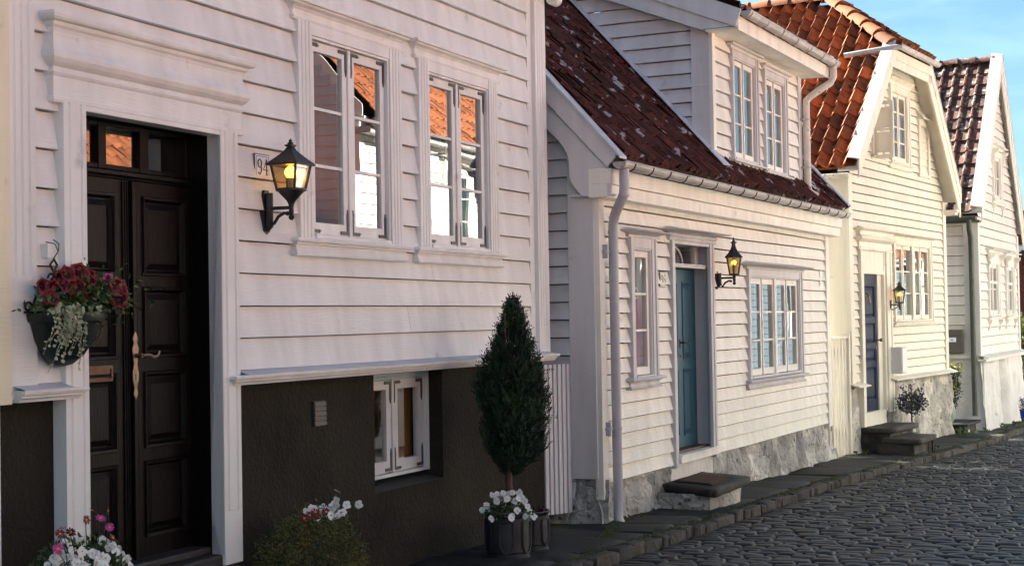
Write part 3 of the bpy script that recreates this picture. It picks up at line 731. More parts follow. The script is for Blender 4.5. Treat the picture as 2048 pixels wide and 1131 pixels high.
# front door with transom light
mb = MB()
fl = dict(n=2, g=0.010)
fluted(mb, -6.20, -6.03, 0.07, 2.10, 2.86, **fl); fluted(mb, -6.20, -6.03, 0.07, 0.72, 2.10, **fl); mb.box(-6.20, -6.03, -0.07, 0.03, 0.42, 0.72)
fluted(mb, -4.87, -4.695, 0.07, 0.70, 2.86, **fl); mb.box(-4.87, -4.695, -0.07, 0.03, 0.40, 0.70)
mb.box(-6.03, -4.87, -0.067, 0.03, 2.825, 2.86)
tr = mb.build('door_casing', PA, HA, bevel=0.003)
mb = MB(); mb.box(-4.87, -4.855, -0.06, 0.02, 0.46, 2.825); mb.box(-6.045, -6.03, -0.06, 0.02, 0.46, 2.825); mb.build('door_lining', 'shadewhite', HA)
PED = [(0.04, 2.845), (0.085, 2.845), (0.095, 2.855), (0.095, 2.872), (0.072, 2.878), (0.072, 2.975), (0.085, 2.982), (0.095, 2.992), (0.088, 3.004), (0.078, 3.008), (0.078, 3.02), (0.10, 3.026), (0.13, 3.04), (0.155, 3.062), (0.158, 3.078), (0.145, 3.094), (0.12, 3.11), (0.098, 3.135), (0.088, 3.165), (0.09, 3.19), (0.105, 3.208), (0.13, 3.218), (0.135, 3.226), (0.135, 3.236), (0.185, 3.24), (0.20, 3.25), (0.205, 3.265), (0.195, 3.28), (0.0, 3.295)]
PED = [(p if p < .045 else .045+(p-.045)*.5, z) for p, z in PED[:-1]]+[PED[-1]]
mb = MB(); mb.sweep(PED, -6.20, -4.70); mb.build('door_pediment', PA, HA, smooth=True)
yl = 0.15
mb = MB(); mb.box(-6.03, -6.00, 0.02, 0.25, 0.46, 2.85); mb.box(-4.875, -4.845, 0.02, 0.25, 0.46, 2.85); mb.box(-6.0, -4.875, 0.1, 0.25, 2.835, 2.86)
mb.sweep([(0.0, 2.535), (0.03, 2.537), (0.035, 2.55), (0.05, 2.556), (0.05, 2.577), (0.0, 2.586)], -6.0, -4.875, y0=yl+0.02, left=False, right=False)
mb.build('door_frame', 'doorA', HA, bevel=0.002)
mb = MB(); pz = [(0.56, 0.62+0.40), (1.09, 1.50), (1.585, 1.955), (2.03, 2.46)]
pz = [(0.62, 1.01), (1.10, 1.495), (1.59, 1.955), (2.035, 2.45)]
def leafA(xa, xb, px0, px1, skip=None):
    mb = MB(); pn = [(px0, a, px1, b) for a, b in pz]
    panelled(mb, xa, xb, 0.50, 2.535, yl, pn)
    return mb.build('door_leaf', 'doorA', HA)
dl = leafA(-6.0, -5.42, -5.90, -5.545); dr = leafA(-5.40, -4.875, -5.295, -4.925)
mb = MB()
for x in (-5.475, -5.455, -5.435, -5.385, -5.365): mb.tube([(x, yl-0.004, 0.5), (x, yl-0.004, 2.53)], 0.007, 6)
mb.box(-5.425, -5.395, yl-0.03, yl, 0.5, 2.53)
mb.build('meeting_post', 'doorA', HA, bevel=0.004)
# handle plate, lever, letter slot
mb = MB(); xc = -5.415; yp = yl-0.033
pl = [(0, 1.36), (0.018, 1.39), (0.010, 1.42), (0.022, 1.46), (0.026, 1.50), (0.013, 1.55), (0.022, 1.60), (0.027, 1.635), (0.013, 1.66), (0.02, 1.69), (0.0, 1.725)]
mb.plate([(xc+p, yp, z) for p, z in pl]+[(xc-p, yp, z) for p, z in reversed(pl[1:-1])], (0, 0.006, 0)); 
mb.tube([(xc, yp, 1.595), (xc, yp-0.045, 1.595)], 0.012, 8)
mb.tube([(xc, yp-0.045, 1.595), (xc+0.05, yp-0.05, 1.597), (xc+0.09, yp-0.05, 1.585), (xc+0.125, yp-0.05, 1.59), (xc+0.14, yp-0.05, 1.615)], [0.008, 0.010, 0.009, 0.007, 0.009], 8)
hd = mb.build('door_handle', 'brass', dr, smooth=True)
mb = MB(); mb.box(xc-0.004, xc+0.004, yp-0.001, yp, 1.46, 1.485); mb.ball((xc, yp, 1.49), 0.006, 8, 6, 1, .2, 1); mb.build('keyhole', 'black', hd)
mb = MB()
for q in ((-5.80, -5.58, 1.535, 1.55), (-5.80, -5.58, 1.465, 1.48), (-5.80, -5.787, 1.48, 1.535), (-5.593, -5.58, 1.48, 1.535)): mb.box(q[0], q[1], yl-0.012, yl, q[2], q[3])
mb.box(-5.787, -5.593, yl-0.005, yl, 1.48, 1.535); mb.build('letter_slot', 'copper', dl, bevel=0.002)
# transom: three lights
mb = MB(); xs = [(-6.0, -5.915, -5.66), (-5.595, -5.60, -5.325), (-5.19, -5.19, -4.90)]
for (a, b) in ((-6.0, -5.93), (-5.665, -5.60), (-5.315, -5.235), (-4.895, -4.875)): mb.box(a, b, yl, yl+0.05, 2.585, 2.835)
for (a, b) in ((-5.93, -5.665), (-5.60, -5.315), (-5.235, -4.895)): mb.box(a, b, yl+0.004, yl+0.05, 2.585, 2.612); mb.box(a, b, yl+0.004, yl+0.05, 2.81, 2.835)
tm = mb.build('transom', 'doorA', HA, bevel=0.004)
mb = MB(); mb.face([(-5.95, yl+0.03, 2.6), (-4.88, yl+0.03, 2.6), (-4.88, yl+0.03, 2.82), (-5.95, yl+0.03, 2.82)]); mb.build('glass_pane', 'glass', tm)
mb = MB(); mb.box(-6.1, -4.8, 0.9, 0.92, 0.4, 3.0); mb.box(-6.1, -4.8, 0.3, 0.92, 2.86, 2.9); mb.build('hall', 'room', HA)
mb = MB(); mb.box(-6.19, -4.71, -0.05, 0.30, 0.20, 0.46); mb.box(-6.02, -4.875, 0.02, 0.3, 0.46, 0.505)
mb.build('threshold', 'blackstone', HA, bevel=0.012)
# roof
k = 1.0; mb = MB(); Vd = Vector((0, 1, k)).normalized()
pantiles(mb, (-7.0, -0.32, 4.74), (1, 0, 0), Vd, 34, 17, 0.21, 0.30)
mb.build('roof', 'tileO', HA)
mb = MB(); mb.plate([(-7.0, 3.35, 8.32), (0.14, 3.35, 8.32), (0.14, 7.1, 4.62), (-7.0, 7.1, 4.62)], (0, 0.0, 0.06)); mb.plate([(-7.0, -0.3, 4.69), (0.14, -0.3, 4.69), (0.14, 3.4, 8.35), (-7.0, 3.4, 8.35)], (0, 0, -0.03)); mb.build('roof_back', 'tileO', HA)
mb = MB(); mb.box(-6.9, 0.1, -0.26, 0.0, 4.66, 4.68); mb.box(-6.9, 0.1, -0.27, -0.25, 4.68, 4.76); mb.build('eaves_board', PA, HA)
mb = MB(); gutter(mb, -7.0, 0.16, -0.33, 4.72); mb.build('gutter', 'gutter', HA, smooth=True)

# the neighbouring wall at the far left
HN = tag(empty('cream_house', FA.w(-6.62, 0), FA.rz), 'cream painted house of which only the corner board shows at the left edge', 'house')
mb = MB(); clad(mb, 1.40, 0.19, 4.4, -5.0, -0.14, []); mb.build('wall', 'paintN', HN)
mb = MB(); mb.box(-0.14, 0.03, -0.085, 0.05, 1.40, 4.4); mb.build('corner_board', 'paintN', HN, bevel=0.004)
mb = MB(); mb.box(-5.0, 0.03, 0.0, 4.0, -0.2, 1.40); mb.build('foundation', 'plaster', HN)
mb = MB(); mb.box(-5.0, 0.02, 0.2, 4.0, 1.4, 4.4); mb.build('wall', 'paintN', HN)
mb = MB(); pantiles(mb, (-5.2, -0.3, 4.42), (1, 0, 0), Vector((0, 1, 1)).normalized(), 25, 10, 0.21, 0.30); mb.build('roof', 'tileO', HN)

# ================================================================== house 96
HB = tag(empty('dormer_house', FB.o, FB.rz), 'low white clapboard house with slate blue door, mossy tiled roof and wide dormer', 'house')
PB = 'paintB'; TB = 'trimB'
KB = 1.11; ZB0 = 3.13; YB0 = -0.25
def zr(y): return ZB0+KB*(y-YB0)
YR = 2.9
hB = [(0.72, 1.17, 1.35, 2.5), (1.80, 0.30, 3.06, 2.58), (4.31, 0.98, 6.57, 2.29)]
mb = MB(); clad(mb, 0.332, 0.1336, 2.99, 0.10, 7.84, hB, thick=0.033); mb.build('wall', PB, HB)
mb = MB(); mb.box(-0.022, 0.105, -0.045, 0.03, 0.20, 3.0); mb.build('corner_board', PB, HB, bevel=0.004)
mb = MB(); mb.box(7.83, 7.97, -0.045, 0.03, 0.28, 2.85); mb.box(7.97, 8.06, -0.03, 0.05, 0.28, 2.85); mb.build('corner_board', PB, HB, bevel=0.004)
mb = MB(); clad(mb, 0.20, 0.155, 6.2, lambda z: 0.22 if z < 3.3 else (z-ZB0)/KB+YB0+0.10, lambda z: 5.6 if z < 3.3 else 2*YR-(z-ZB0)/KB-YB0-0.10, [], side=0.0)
mb.build('wall', 'shadewhite', HB)
mb = MB(); mb.box(-0.04, 0.02, 0.0, 0.245, 0.375, 3.3); mb.build('corner_board', 'shadewhite', HB, bevel=0.004)
mb = MB(); mb.box(8.04, 8.06, 0.0, 5.8, -0.3, 3.4); mb.box(0, 8.06, 5.78, 5.8, -0.3, 3.4); mb.plate([(8.04, 0.3, 3.4), (8.04, 5.8, 3.4), (8.04, 2.9, 6.4)], (0.02, 0, 0)); mb.build('wall', PB, HB)
# foundation
mb = MB(); rubble(mb, -0.05, 1.80, lambda u: zg(u)-0.05, 0.335, 0.11, 90, 16, 1.3, y=0.02, flare=0.06); rubble(mb, 3.04, 8.28, lambda u: zg(u)-0.05, 0.335, 0.085, 240, 16, 4.3, y=0.02, flare=0.05)
rubble(mb, -0.08, 3.0, lambda u: -0.08, 0.37, 0.10, 40, 8, 8.1, side=0.02, flare=0.05)
mb.build('foundation', 'rubble', HB, smooth='all')
mb = MB(); mb.box(1.78, 3.06, -0.01, 0.2, -0.12, 0.332); mb.build('door_plinth', 'whitewash', HB, bevel=0.01)
# eaves
mb = MB(); mb.box(-0.14, 8.12, -0.17, 0.0, 2.785, 2.895); mb.box(-0.14, 8.12, -0.20, 0.0, 2.897, 3.03); mb.build('eaves_board', PB, HB, bevel=0.004)
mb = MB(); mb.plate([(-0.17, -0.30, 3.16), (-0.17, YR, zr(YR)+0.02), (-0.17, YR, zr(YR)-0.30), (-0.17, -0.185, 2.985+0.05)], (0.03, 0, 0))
mb.build('bargeboard', 'shadewhite', HB, bevel=0.004)
mb = MB()
cur = [(-0.173, 3.03), (-0.225, 3.015), (-0.204, 2.795), (0.065, 2.80), (0.165, 2.93), (0.18, 2.99), (0.178, 3.08), (0.19, 3.15), (0.225, 3.225), (0.27, 3.285), (YR-0.1, zr(YR-0.1)-0.60), (YR-0.1, zr(YR-0.1)-0.28)]
mb.plate([(-0.135, y, z) for y, z in cur], (0.03, 0, 0)); mb.box(-0.105, 0.0, -0.2, 0.2, 2.8, 2.82); mb.build('bargeboard', 'shadewhite', HB, bevel=0.004)
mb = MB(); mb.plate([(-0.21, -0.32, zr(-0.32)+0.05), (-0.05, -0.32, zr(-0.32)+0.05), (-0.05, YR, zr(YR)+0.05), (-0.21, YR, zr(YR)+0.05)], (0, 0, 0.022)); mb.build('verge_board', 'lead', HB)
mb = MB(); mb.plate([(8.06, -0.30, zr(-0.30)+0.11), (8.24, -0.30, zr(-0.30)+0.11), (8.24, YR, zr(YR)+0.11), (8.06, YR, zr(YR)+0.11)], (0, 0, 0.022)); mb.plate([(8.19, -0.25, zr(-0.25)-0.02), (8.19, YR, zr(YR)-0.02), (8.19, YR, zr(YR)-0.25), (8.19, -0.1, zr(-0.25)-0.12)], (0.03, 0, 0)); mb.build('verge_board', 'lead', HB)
# main roof with the dormer cut out
DX0, DX1 = 3.25, 6.76
s = sqrt(1+KB*KB); rr = random.Random(21)
mb = MB()
def keepB(a, b):
    x = -0.05+a; y = YB0+b/s
    return not (DX0+0.05 < x < DX1-0.05 and y > 0.02)
pantiles(mb, (-0.05, YB0, ZB0), (1, 0, 0), (0, 1/s, KB/s), 51, 22, 0.160, 0.216, 0.05, 0.024, keepB, rr)
roofB = mb.build('roof', 'tileB', HB, smooth=True)
mb = MB(); mb.plate([(-0.1, -0.2, zr(-0.2)-0.02), (DX0, -0.2, zr(-0.2)-0.02), (DX0, YR, zr(YR)-0.02), (-0.1, YR, zr(YR)-0.02)], (0, 0, -0.03)); mb.plate([(DX1, -0.2, zr(-0.2)-0.02), (8.15, -0.2, zr(-0.2)-0.02), (8.15, YR, zr(YR)-0.02), (DX1, YR, zr(YR)-0.02)], (0, 0, -0.03)); mb.plate([(DX0, -0.2, zr(-0.2)-0.02), (DX1, -0.2, zr(-0.2)-0.02), (DX1, 0.05, zr(0.05)-0.02), (DX0, 0.05, zr(0.05)-0.02)], (0, 0, -0.03))
mb.plate([(-0.15, YR, zr(YR)), (8.2, YR, zr(YR)), (8.2, 6.1, 3.1), (-0.15, 6.1, 3.1)], (0, 0, 0.05)); mb.build('roof_deck', 'tileB', HB)
mb = MB(); caps(mb, (-0.15, YR, zr(YR)+0.02), (8.2, YR, zr(YR)+0.02), 0.12, rnd=rr); mb.build('ridge_tiles', 'tileB', HB, smooth=True)
# roof gutter and its iron straps
mb = MB(); gutter(mb, -0.17, 7.95, -0.30, 3.075, 0.062); gt = mb.build('gutter', 'gutter', HB, smooth=True)
mb = MB()
for i in range(18):
    x = 0.05+i*0.45; mb = MB(); mb.tube([(x, -0.30+0.066*cos(pi+pi*j/8), 3.075+0.066*sin(pi+pi*j/8)) for j in range(9)], 0.007, 5); mb.build('gutter_strap', 'hinge', gt)
# street downpipe
mb = MB(); r = 0.043
mb.tube([(-0.06, -0.30, 3.02), (-0.06, -0.30, 2.86), (-0.045, -0.285, 2.80), (0.08, -0.15, 2.64), (0.13, -0.115, 2.57), (0.15, -0.105, 2.48), (0.165, -0.10, 0.10), (0.165, -0.10, 0.02), (0.15, -0.13, -0.03)], r, 14)
for z in (2.80, 2.62, 2.50, 0.19): 
    p = {2.80: (-0.05, -0.29), 2.62: (0.10, -0.137), 2.50: (0.148, -0.105), 0.19: (0.165, -0.10)}[z]; mb.tube([(p[0], p[1], z-0.012), (p[0], p[1], z+0.012)], r+0.004, 14)
dp = mb.build('downpipe', 'pipe', HB, smooth=True)
for z in (2.33, 0.80): mb = MB(); mb.tube([(0.157, -0.102, z-0.012), (0.157, -0.102, z+0.012)], r+0.005, 14); mb.box(0.03, 0.13, -0.085, -0.045, z-0.010, z+0.010); mb.box(0.045, 0.06, -0.09, -0.04, z-0.06, z+0.06); mb.build('pipe_clip', 'pipe', dp)
# windows and door
CB = [(0.02, 0.0), (0.06, 0.0), (0.065, 0.018), (0.05, 0.028), (0.08, 0.040), (0.125, 0.046), (0.165, 0.05), (0.17, 0.058), (0.05, 0.085)]
nw = window(HB, 0.70, 1.37, 1.20, 2.49, TB, cw=0.105, head=0.10, leaves=1, rows=3, corn=offs(CB, 2.485), sill=offs(SILL, 1.105, 0.85), d=0.05, stile=0.05, rail=0.07, hinges=0.0, curt=[('pinkcurtain', 0, 1, 0.0, 0.66, 0.07)], sash_m='paintB')
mb = MB()
for sx in (-1, 1): mb.tube([(1.03+sx*(0.05+0.045*cos(a*0.5)), 0.05, 1.98+0.05*sin(a*0.5)) for a in range(14)], 0.008, 6)
mb.build('curtain_scroll', 'curtain', nw)
bwn = window(HB, 4.30, 6.58, 1.05, 2.285, TB, cw=0.10, head=0.085, leaves=4, rows=3, corn=offs(CB, 2.28), sill=offs(SILL, 0.935, 0.85), d=0.05, post=0.022, stile=0.048, rail=0.075, sash_m='paintB', curt=[('curtain', 0.88, 1.0, 0, 0.3, 0.2)])
mb = MB(); mb.box(5.40, 5.48, -0.035, 0.06, 1.07, 2.20); mb.build('window_post', 'paintB', bwn, bevel=0.003)
mb = MB(); rf = random.Random(4)
for k in range(40):
    p = Vector((4.62+rf.gauss(0, 0.07), 0.22+rf.gauss(0, 0.02), 1.20+abs(rf.gauss(0, 0.07)))); a = rf.random()*6
    mb.face([p, p+Vector((0.04*cos(a), 0, 0.04*sin(a))), p+Vector((0.02*cos(a+1.2), 0.02, 0.045*sin(a+1.2)))])
mb.build('window_plant', 'leaf', bwn)
mb = MB()
for (a, b) in ((1.795, 1.905), (3.045, 3.075)): mb.box(a, b, -0.05, 0.16, 0.30, 2.53)
mb.box(2.965, 3.075, -0.055, -0.02, 0.34, 2.53); mb.box(1.795, 1.85, -0.062, -0.04, 0.30, 2.53); mb.box(3.025, 3.08, -0.065, -0.045, 0.30, 2.53)
mb.box(1.905, 3.045, -0.045, 0.16, 2.47, 2.53)
mb.sweep([(0.05, 2.50), (0.06, 2.502), (0.066, 2.52), (0.055, 2.53), (0.07, 2.545), (0.02, 2.55)], 1.795, 3.08)
mb.build('door_casing', TB, HB, bevel=0.003)
mb = MB(); mb.sweep(offs(CB, 2.545, 1.0, 1.15), 1.77, 3.09); mb.build('door_cornice', TB, HB, smooth=True)
mb = MB(); mb.box(1.905, 3.045, 0.0, 0.16, 2.245, 2.285); mb.box(1.905, 3.045, -0.012, 0.16, 2.27, 2.283); mb.box(1.905, 2.30, 0.10, 0.15, 2.285, 2.47); mb.box(2.93, 3.045, 0.10, 0.15, 2.285, 2.47); mb.build('door_frame', TB, HB, bevel=0.003)
mb = MB(); mb.face([(2.30, 0.13, 2.285), (2.93, 0.13, 2.285), (2.93, 0.13, 2.47), (2.30, 0.13, 2.47)]); tp = mb.build('transom_pane', 'glass', HB)
mb = MB(); mb.tube([(2.30+0.29*cos(a), 0.12, 2.285+0.175*sin(a)) for a in [pi*i/16 for i in range(17)]], 0.012, 6); mb.build('transom_arch', TB, tp, smooth=True)
mb = MB(); mb.box(1.9, 3.1, 0.7, 0.72, 0.2, 2.6); mb.box(1.9, 3.05, 0.2, 0.72, 2.47, 2.5); mb.build('hall', 'room', HB)
mb = MB(); panelled(mb, 2.05, 3.035, 0.44, 2.235, 0.145, [(2.63, 0.56, 2.89, 1.22), (2.63, 1.33, 2.89, 2.10), (2.20, 0.56, 2.46, 1.22), (2.20, 1.33, 2.46, 2.10)]); mb.box(1.9, 2.05, 0.14, 0.19, 0.44, 2.235)
dB = mb.build('door_leaf', 'doorB', HB)
mb = MB(); x = 2.545; y = 0.145
mb.box(x-0.018, x+0.018, y-0.006, y, 1.44, 1.53); mb.tube([(x, y, 1.495), (x, y-0.05, 1.495)], 0.010, 8); mb.tube([(x-0.03, y-0.05, 1.495), (x+0.05, y-0.05, 1.495), (x+0.10, y-0.05, 1.485), (x+0.13, y-0.05, 1.505)], 0.010, 8); mb.build('door_handle', 'iron', dB, smooth=True)
mb = MB(); mb.tube([(x, y, 1.36), (x, y-0.012, 1.36)], 0.014, 8); mb.build('lock', 'brass', dB)
mb = MB(); mb.box(1.905, 3.05, -0.075, 0.10, 0.335, 0.40); mb.box(1.905, 3.05, -0.085, 0.02, 0.395, 0.415); mb.build('door_sill', PB, HB, bevel=0.004)
mb = MB(); mb.box(1.95, 3.04, 0.02, 0.16, 0.415, 0.437); mb.build('threshold', 'copper', HB, bevel=0.004)
# ---- dormer
hD = [(3.87, 3.40, 4.84, 4.72), (5.11, 3.38, 6.06, 4.66)]
mb = MB(); clad(mb, 3.25, 0.152, 4.86, DX0+0.06, DX1-0.12, hD, thick=0.03); dw = mb.build('dormer_wall', PB, HB)
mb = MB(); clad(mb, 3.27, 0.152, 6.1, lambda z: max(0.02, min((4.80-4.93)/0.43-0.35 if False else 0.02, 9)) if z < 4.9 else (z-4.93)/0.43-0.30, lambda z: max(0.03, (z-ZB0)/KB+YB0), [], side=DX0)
mb.build('dormer_side_wall', 'shadewhite', HB)
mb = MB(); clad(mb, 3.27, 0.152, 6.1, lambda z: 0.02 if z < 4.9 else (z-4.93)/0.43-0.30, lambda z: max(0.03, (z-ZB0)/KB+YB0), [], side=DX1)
mb.build('dormer_side_wall', 'shadewhite', HB)
mb = MB(); mb.box(DX0-0.035, DX0+0.02, 0.0, 0.20, 3.36, 4.86); mb.build('corner_board', 'shadewhite', dw, bevel=0.003)
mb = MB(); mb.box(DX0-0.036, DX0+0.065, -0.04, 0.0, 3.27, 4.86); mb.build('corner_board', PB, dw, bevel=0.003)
mb = MB(); mb.box(DX1-0.12, DX1+0.02, -0.04, 0.0, 3.2, 4.86); mb.build('corner_board', 'shadewhite', dw, bevel=0.003)
mb = MB(); mb.box(DX0-0.14, DX1+0.14, -0.345, 0.0, 4.735, 4.755); mb.box(DX0-0.14, DX1+0.14, -0.365, -0.345, 4.72, 4.87); mb.build('eaves_board', PB, dw, bevel=0.003)
def zd(y): return 4.93+0.43*(y+0.35)
mb = MB(); mb.plate([(DX0-0.17, -0.40, zd(-0.40)+0.02), (DX0-0.17, YR, zd(YR)+0.02), (DX0-0.17, YR, zd(YR)-0.24), (DX0-0.17, -0.34, zd(-0.40)-0.16)], (0.03, 0, 0)); mb.plate([(DX0-0.145, -0.10, zd(-0.1)-0.10), (DX0-0.145, YR, zd(YR)-0.1), (DX0-0.145, YR, zd(YR)-0.42), (DX0-0.145, 0.05, zd(-0.05)-0.30), (DX0-0.145, -0.30, zd(-0.3)-0.19)], (0.14, 0, 0)); mb.build('bargeboard', 'shadewhite', dw, bevel=0.003)
mb = MB(); s2 = sqrt(1+0.43**2); pantiles(mb, (DX0-0.16, -0.36, 4.945), (1, 0, 0), (0, 1/s2, 0.43/s2), 18, 13, 0.21, 0.28, 0.045, 0.025, rnd=rr); mb.build('dormer_roof', 'tileB', HB, smooth=True)
mb = MB(); mb.plate([(DX0-0.15, -0.38, zd(-0.38)-0.03), (DX1+0.15, -0.38, zd(-0.38)-0.03), (DX1+0.15, YR, zd(YR)-0.03), (DX0-0.15, YR, zd(YR)-0.03)], (0, 0, -0.02)); mb.build('roof_deck', 'tileB', dw)
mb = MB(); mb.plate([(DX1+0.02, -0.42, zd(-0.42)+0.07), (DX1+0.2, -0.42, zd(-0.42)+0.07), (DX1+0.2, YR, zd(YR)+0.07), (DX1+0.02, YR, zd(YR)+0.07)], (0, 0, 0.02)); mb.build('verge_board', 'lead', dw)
mb = MB(); gutter(mb, DX0-0.12, DX1+0.24, -0.43, 4.915, 0.062); dg = mb.build('gutter', 'gutter', dw, smooth=True)
mb = MB()
for i in range(7):
    x = 3.2+i*0.6; mb = MB(); mb.tube([(x, -0.43+0.066*cos(pi+pi*j/8), 4.915+0.066*sin(pi+pi*j/8)) for j in range(9)], 0.007, 5); mb.build('gutter_strap', 'gutter', dg)
mb = MB(); mb.tube([(6.86, -0.43, 4.86), (6.86, -0.43, 4.73), (6.85, -0.40, 4.66), (6.79, -0.16, 4.50), (6.77, -0.105, 4.44), (6.765, -0.10, 4.36), (6.77, -0.10, 3.36), (6.78, -0.12, 3.29), (6.83, -0.20, 3.24)], 0.045, 14); dp2 = mb.build('downpipe', 'creampipe', HB, smooth=True)
for z in (4.2, 3.6): mb = MB(); mb.tube([(6.766, -0.10, z-0.014), (6.766, -0.10, z+0.014)], 0.05, 14); mb.box(6.68, 6.74, -0.09, -0.04, z-0.01, z+0.01); mb.build('pipe_clip', 'gutter', dp2)
wd = dict(cw=0.09, head=0.09, leaves=2, rows=3, d=0.05, post=0.02, stile=0.045, rail=0.06, mun=0.02, sash_m='paintB')
window(HB, 3.86, 4.85, 3.47, 4.68, TB, corn=offs(SIMPLE, 4.67), sill=offs(SIMPLE, 3.40, 1.0), curt=[], **wd)
window(HB, 5.10, 6.07, 3.44, 4.63, TB, corn=offs(SIMPLE, 4.62), sill=offs(SIMPLE, 3.37, 1.0), curt=[], **wd)
# flashings
mb = MB(); f0, f1 = -0.17, YR-0.2
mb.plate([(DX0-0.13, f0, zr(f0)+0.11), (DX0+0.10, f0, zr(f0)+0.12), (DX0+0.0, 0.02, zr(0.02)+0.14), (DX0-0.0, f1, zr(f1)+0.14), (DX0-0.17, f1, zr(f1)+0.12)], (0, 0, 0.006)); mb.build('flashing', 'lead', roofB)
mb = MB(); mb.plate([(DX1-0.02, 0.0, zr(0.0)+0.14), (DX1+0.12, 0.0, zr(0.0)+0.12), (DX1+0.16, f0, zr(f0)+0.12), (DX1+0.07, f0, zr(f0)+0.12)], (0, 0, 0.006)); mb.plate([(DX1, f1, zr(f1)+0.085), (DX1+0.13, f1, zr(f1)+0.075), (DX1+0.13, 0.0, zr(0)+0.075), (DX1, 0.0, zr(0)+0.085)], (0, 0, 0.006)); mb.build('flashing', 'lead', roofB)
mb = MB(); mb.plate([(DX0, -0.02, 3.26), (DX1, -0.02, 3.26), (DX1, -0.08, zr(-0.08)+0.075), (DX0, -0.08, zr(-0.08)+0.075)], (0, 0.0, 0.006)); mb.build('flashing', 'gutter', roofB)

# ================================================================== gabled house with half hip
HC = tag(empty('half_hipped_house', FC.o, FC.rz), 'cream clapboard gable house with half hipped orange tile roof and dark blue door', 'house')
PC = 'paintC'
XE, ZE, XA, ZA, XR, ZR = -0.30, 3.76, 2.55, 6.65, 5.20, 3.68
KL = (ZA-ZE)/(XA-XE); KR = (ZA-ZR)/(XR-XA); YF = -0.27; HZ = 5.66; HY = 1.05
def zl(x): return ZE+KL*(x-XE)
def zrr(x): return ZA-KR*(x-XA)
HXL = XE+(HZ-ZE)/KL; HXR = XA+(ZA-HZ)/KR
hC = [(0.38, 0, 1.90, 3.0), (2.06, 1.58, 4.20, 2.90), (2.08, 4.05, 3.08, 5.25), (1.16, 4.02, 1.82, 4.86)]
mb = MB(); clad(mb, 0.80, 0.1275, 5.62, lambda z: 0.10 if z < 3.75 else (z-ZE)/KL+XE+0.12, lambda z: 5.0 if z < 3.70 else XA+(ZA-z)/KR-0.12, hC, thick=0.028)
mb.build('wall', PC, HC)
mb = MB(); clad(mb, 0.80, 0.17, 3.72, 0.26, 6.0, [], side=0.0); mb.build('wall', PC, HC)
mb = MB(); mb.box(-0.035, 0.125, -0.045, 0.03, 0.76, 3.72); mb.box(-0.036, 0.0, 0.03, 0.27, 0.76, 3.72); mb.build('corner_board', PC, HC, bevel=0.004)
mb = MB(); mb.box(4.97, 5.13, -0.045, 0.03, 0.80, 3.6); mb.build('corner_board', PC, HC, bevel=0.004)
mb = MB(); mb.box(5.08, 5.1, 0.0, 6.0, -0.4, 3.75); mb.box(0, 5.1, 5.98, 6.0, -0.4, 3.75); mb.plate([(0.1, 6.0, 3.7), (5.0, 6.0, 3.7), (XA, 6.0, 6.5)], (0, 0.02, 0)); mb.build('wall', PC, HC)
gC = lambda u: -0.30
mb = MB(); rubble(mb, -0.06, 0.40, lambda u: -0.27, 0.78, 0.07, 12, 12, 2.2, y=0.03); rubble(mb, 1.66, 5.28, lambda u: -0.27-0.02*u, 0.78, 0.13, 140, 24, 6.4, y=0.0, flare=0.07); rubble(mb, 0.0, 6.0, lambda u: -0.3, 0.80, 0.06, 60, 12, 3.3, side=0.02)
rubble(mb, 0.40, 1.66, lambda u: -0.3, 0.16, 0.05, 16, 6, 9.4, y=0.06); rubble(mb, -0.1, 2.5, lambda u: -0.32, 0.80, 0.06, 30, 12, 5.3, side=5.25) if False else None
mb.box(5.2, 5.26, 0.05, 3.0, -0.4, 0.76)
mb.build('foundation', 'rubbleC', HC, smooth='all')
mb = MB(); mb.box(0.44, 1.62, -0.02, 0.1, 0.145, 0.345); mb.build('door_plinth', PC, HC, bevel=0.004)
mb = MB(); mb.plate([(1.75, -0.15, 0.755), (5.27, -0.15, 0.755), (5.27, 0.0, 0.80), (1.75, 0.0, 0.80)], (0, 0, 0.02)); mb.plate([(-0.10, -0.17, 0.735), (0.42, -0.17, 0.735), (0.42, 0.0, 0.78), (-0.10, 0.0, 0.78)], (0, 0, 0.02)); mb.build('water_table', PC, HC, bevel=0.004)
# door
mb = MB(); mb.box(0.40, 0.555, -0.055, 0.03, 0.16, 2.72); mb.box(0.40, 0.45, -0.066, -0.05, 0.16, 2.72); mb.box(1.66, 1.89, -0.055, 0.03, 0.30, 2.72); mb.box(1.83, 1.895, -0.067, -0.05, 0.30, 2.72); mb.box(1.60, 1.66, -0.03, 0.1, 0.33, 2.66); mb.box(0.555, 1.66, -0.02, 0.1, 2.36, 2.72); mb.box(0.555, 1.60, -0.035, 0.06, 2.33, 2.375); mb.box(0.555, 0.60, 0.0, 0.1, 0.33, 2.33); mb.box(1.42, 1.60, 0.02, 0.1, 0.33, 2.33)
mb.build('door_casing', PC, HC, bevel=0.003)
mb = MB(); mb.sweep([(0.05, 2.66), (0.075, 2.665), (0.075, 2.68), (0.055, 2.69), (0.055, 2.78), (0.07, 2.79), (0.10, 2.81), (0.12, 2.83), (0.12, 2.845), (0.09, 2.87), (0.075, 2.90), (0.085, 2.93), (0.10, 2.945), (0.15, 2.95), (0.16, 2.965), (0.15, 2.98), (0.0, 2.99)], 0.42, 1.87); mb.build('door_pediment', PC, HC, smooth=True)
mb = MB(); panelled(mb, 0.60, 1.42, 0.345, 2.33, 0.045, [(0.70, 0.50, 1.32, 0.98), (0.70, 1.06, 1.32, 1.25), (0.70, 1.33, 1.32, 1.62), (0.70, 1.70, 1.32, 2.16)]); dC = mb.build('door_leaf', 'doorC', HC)
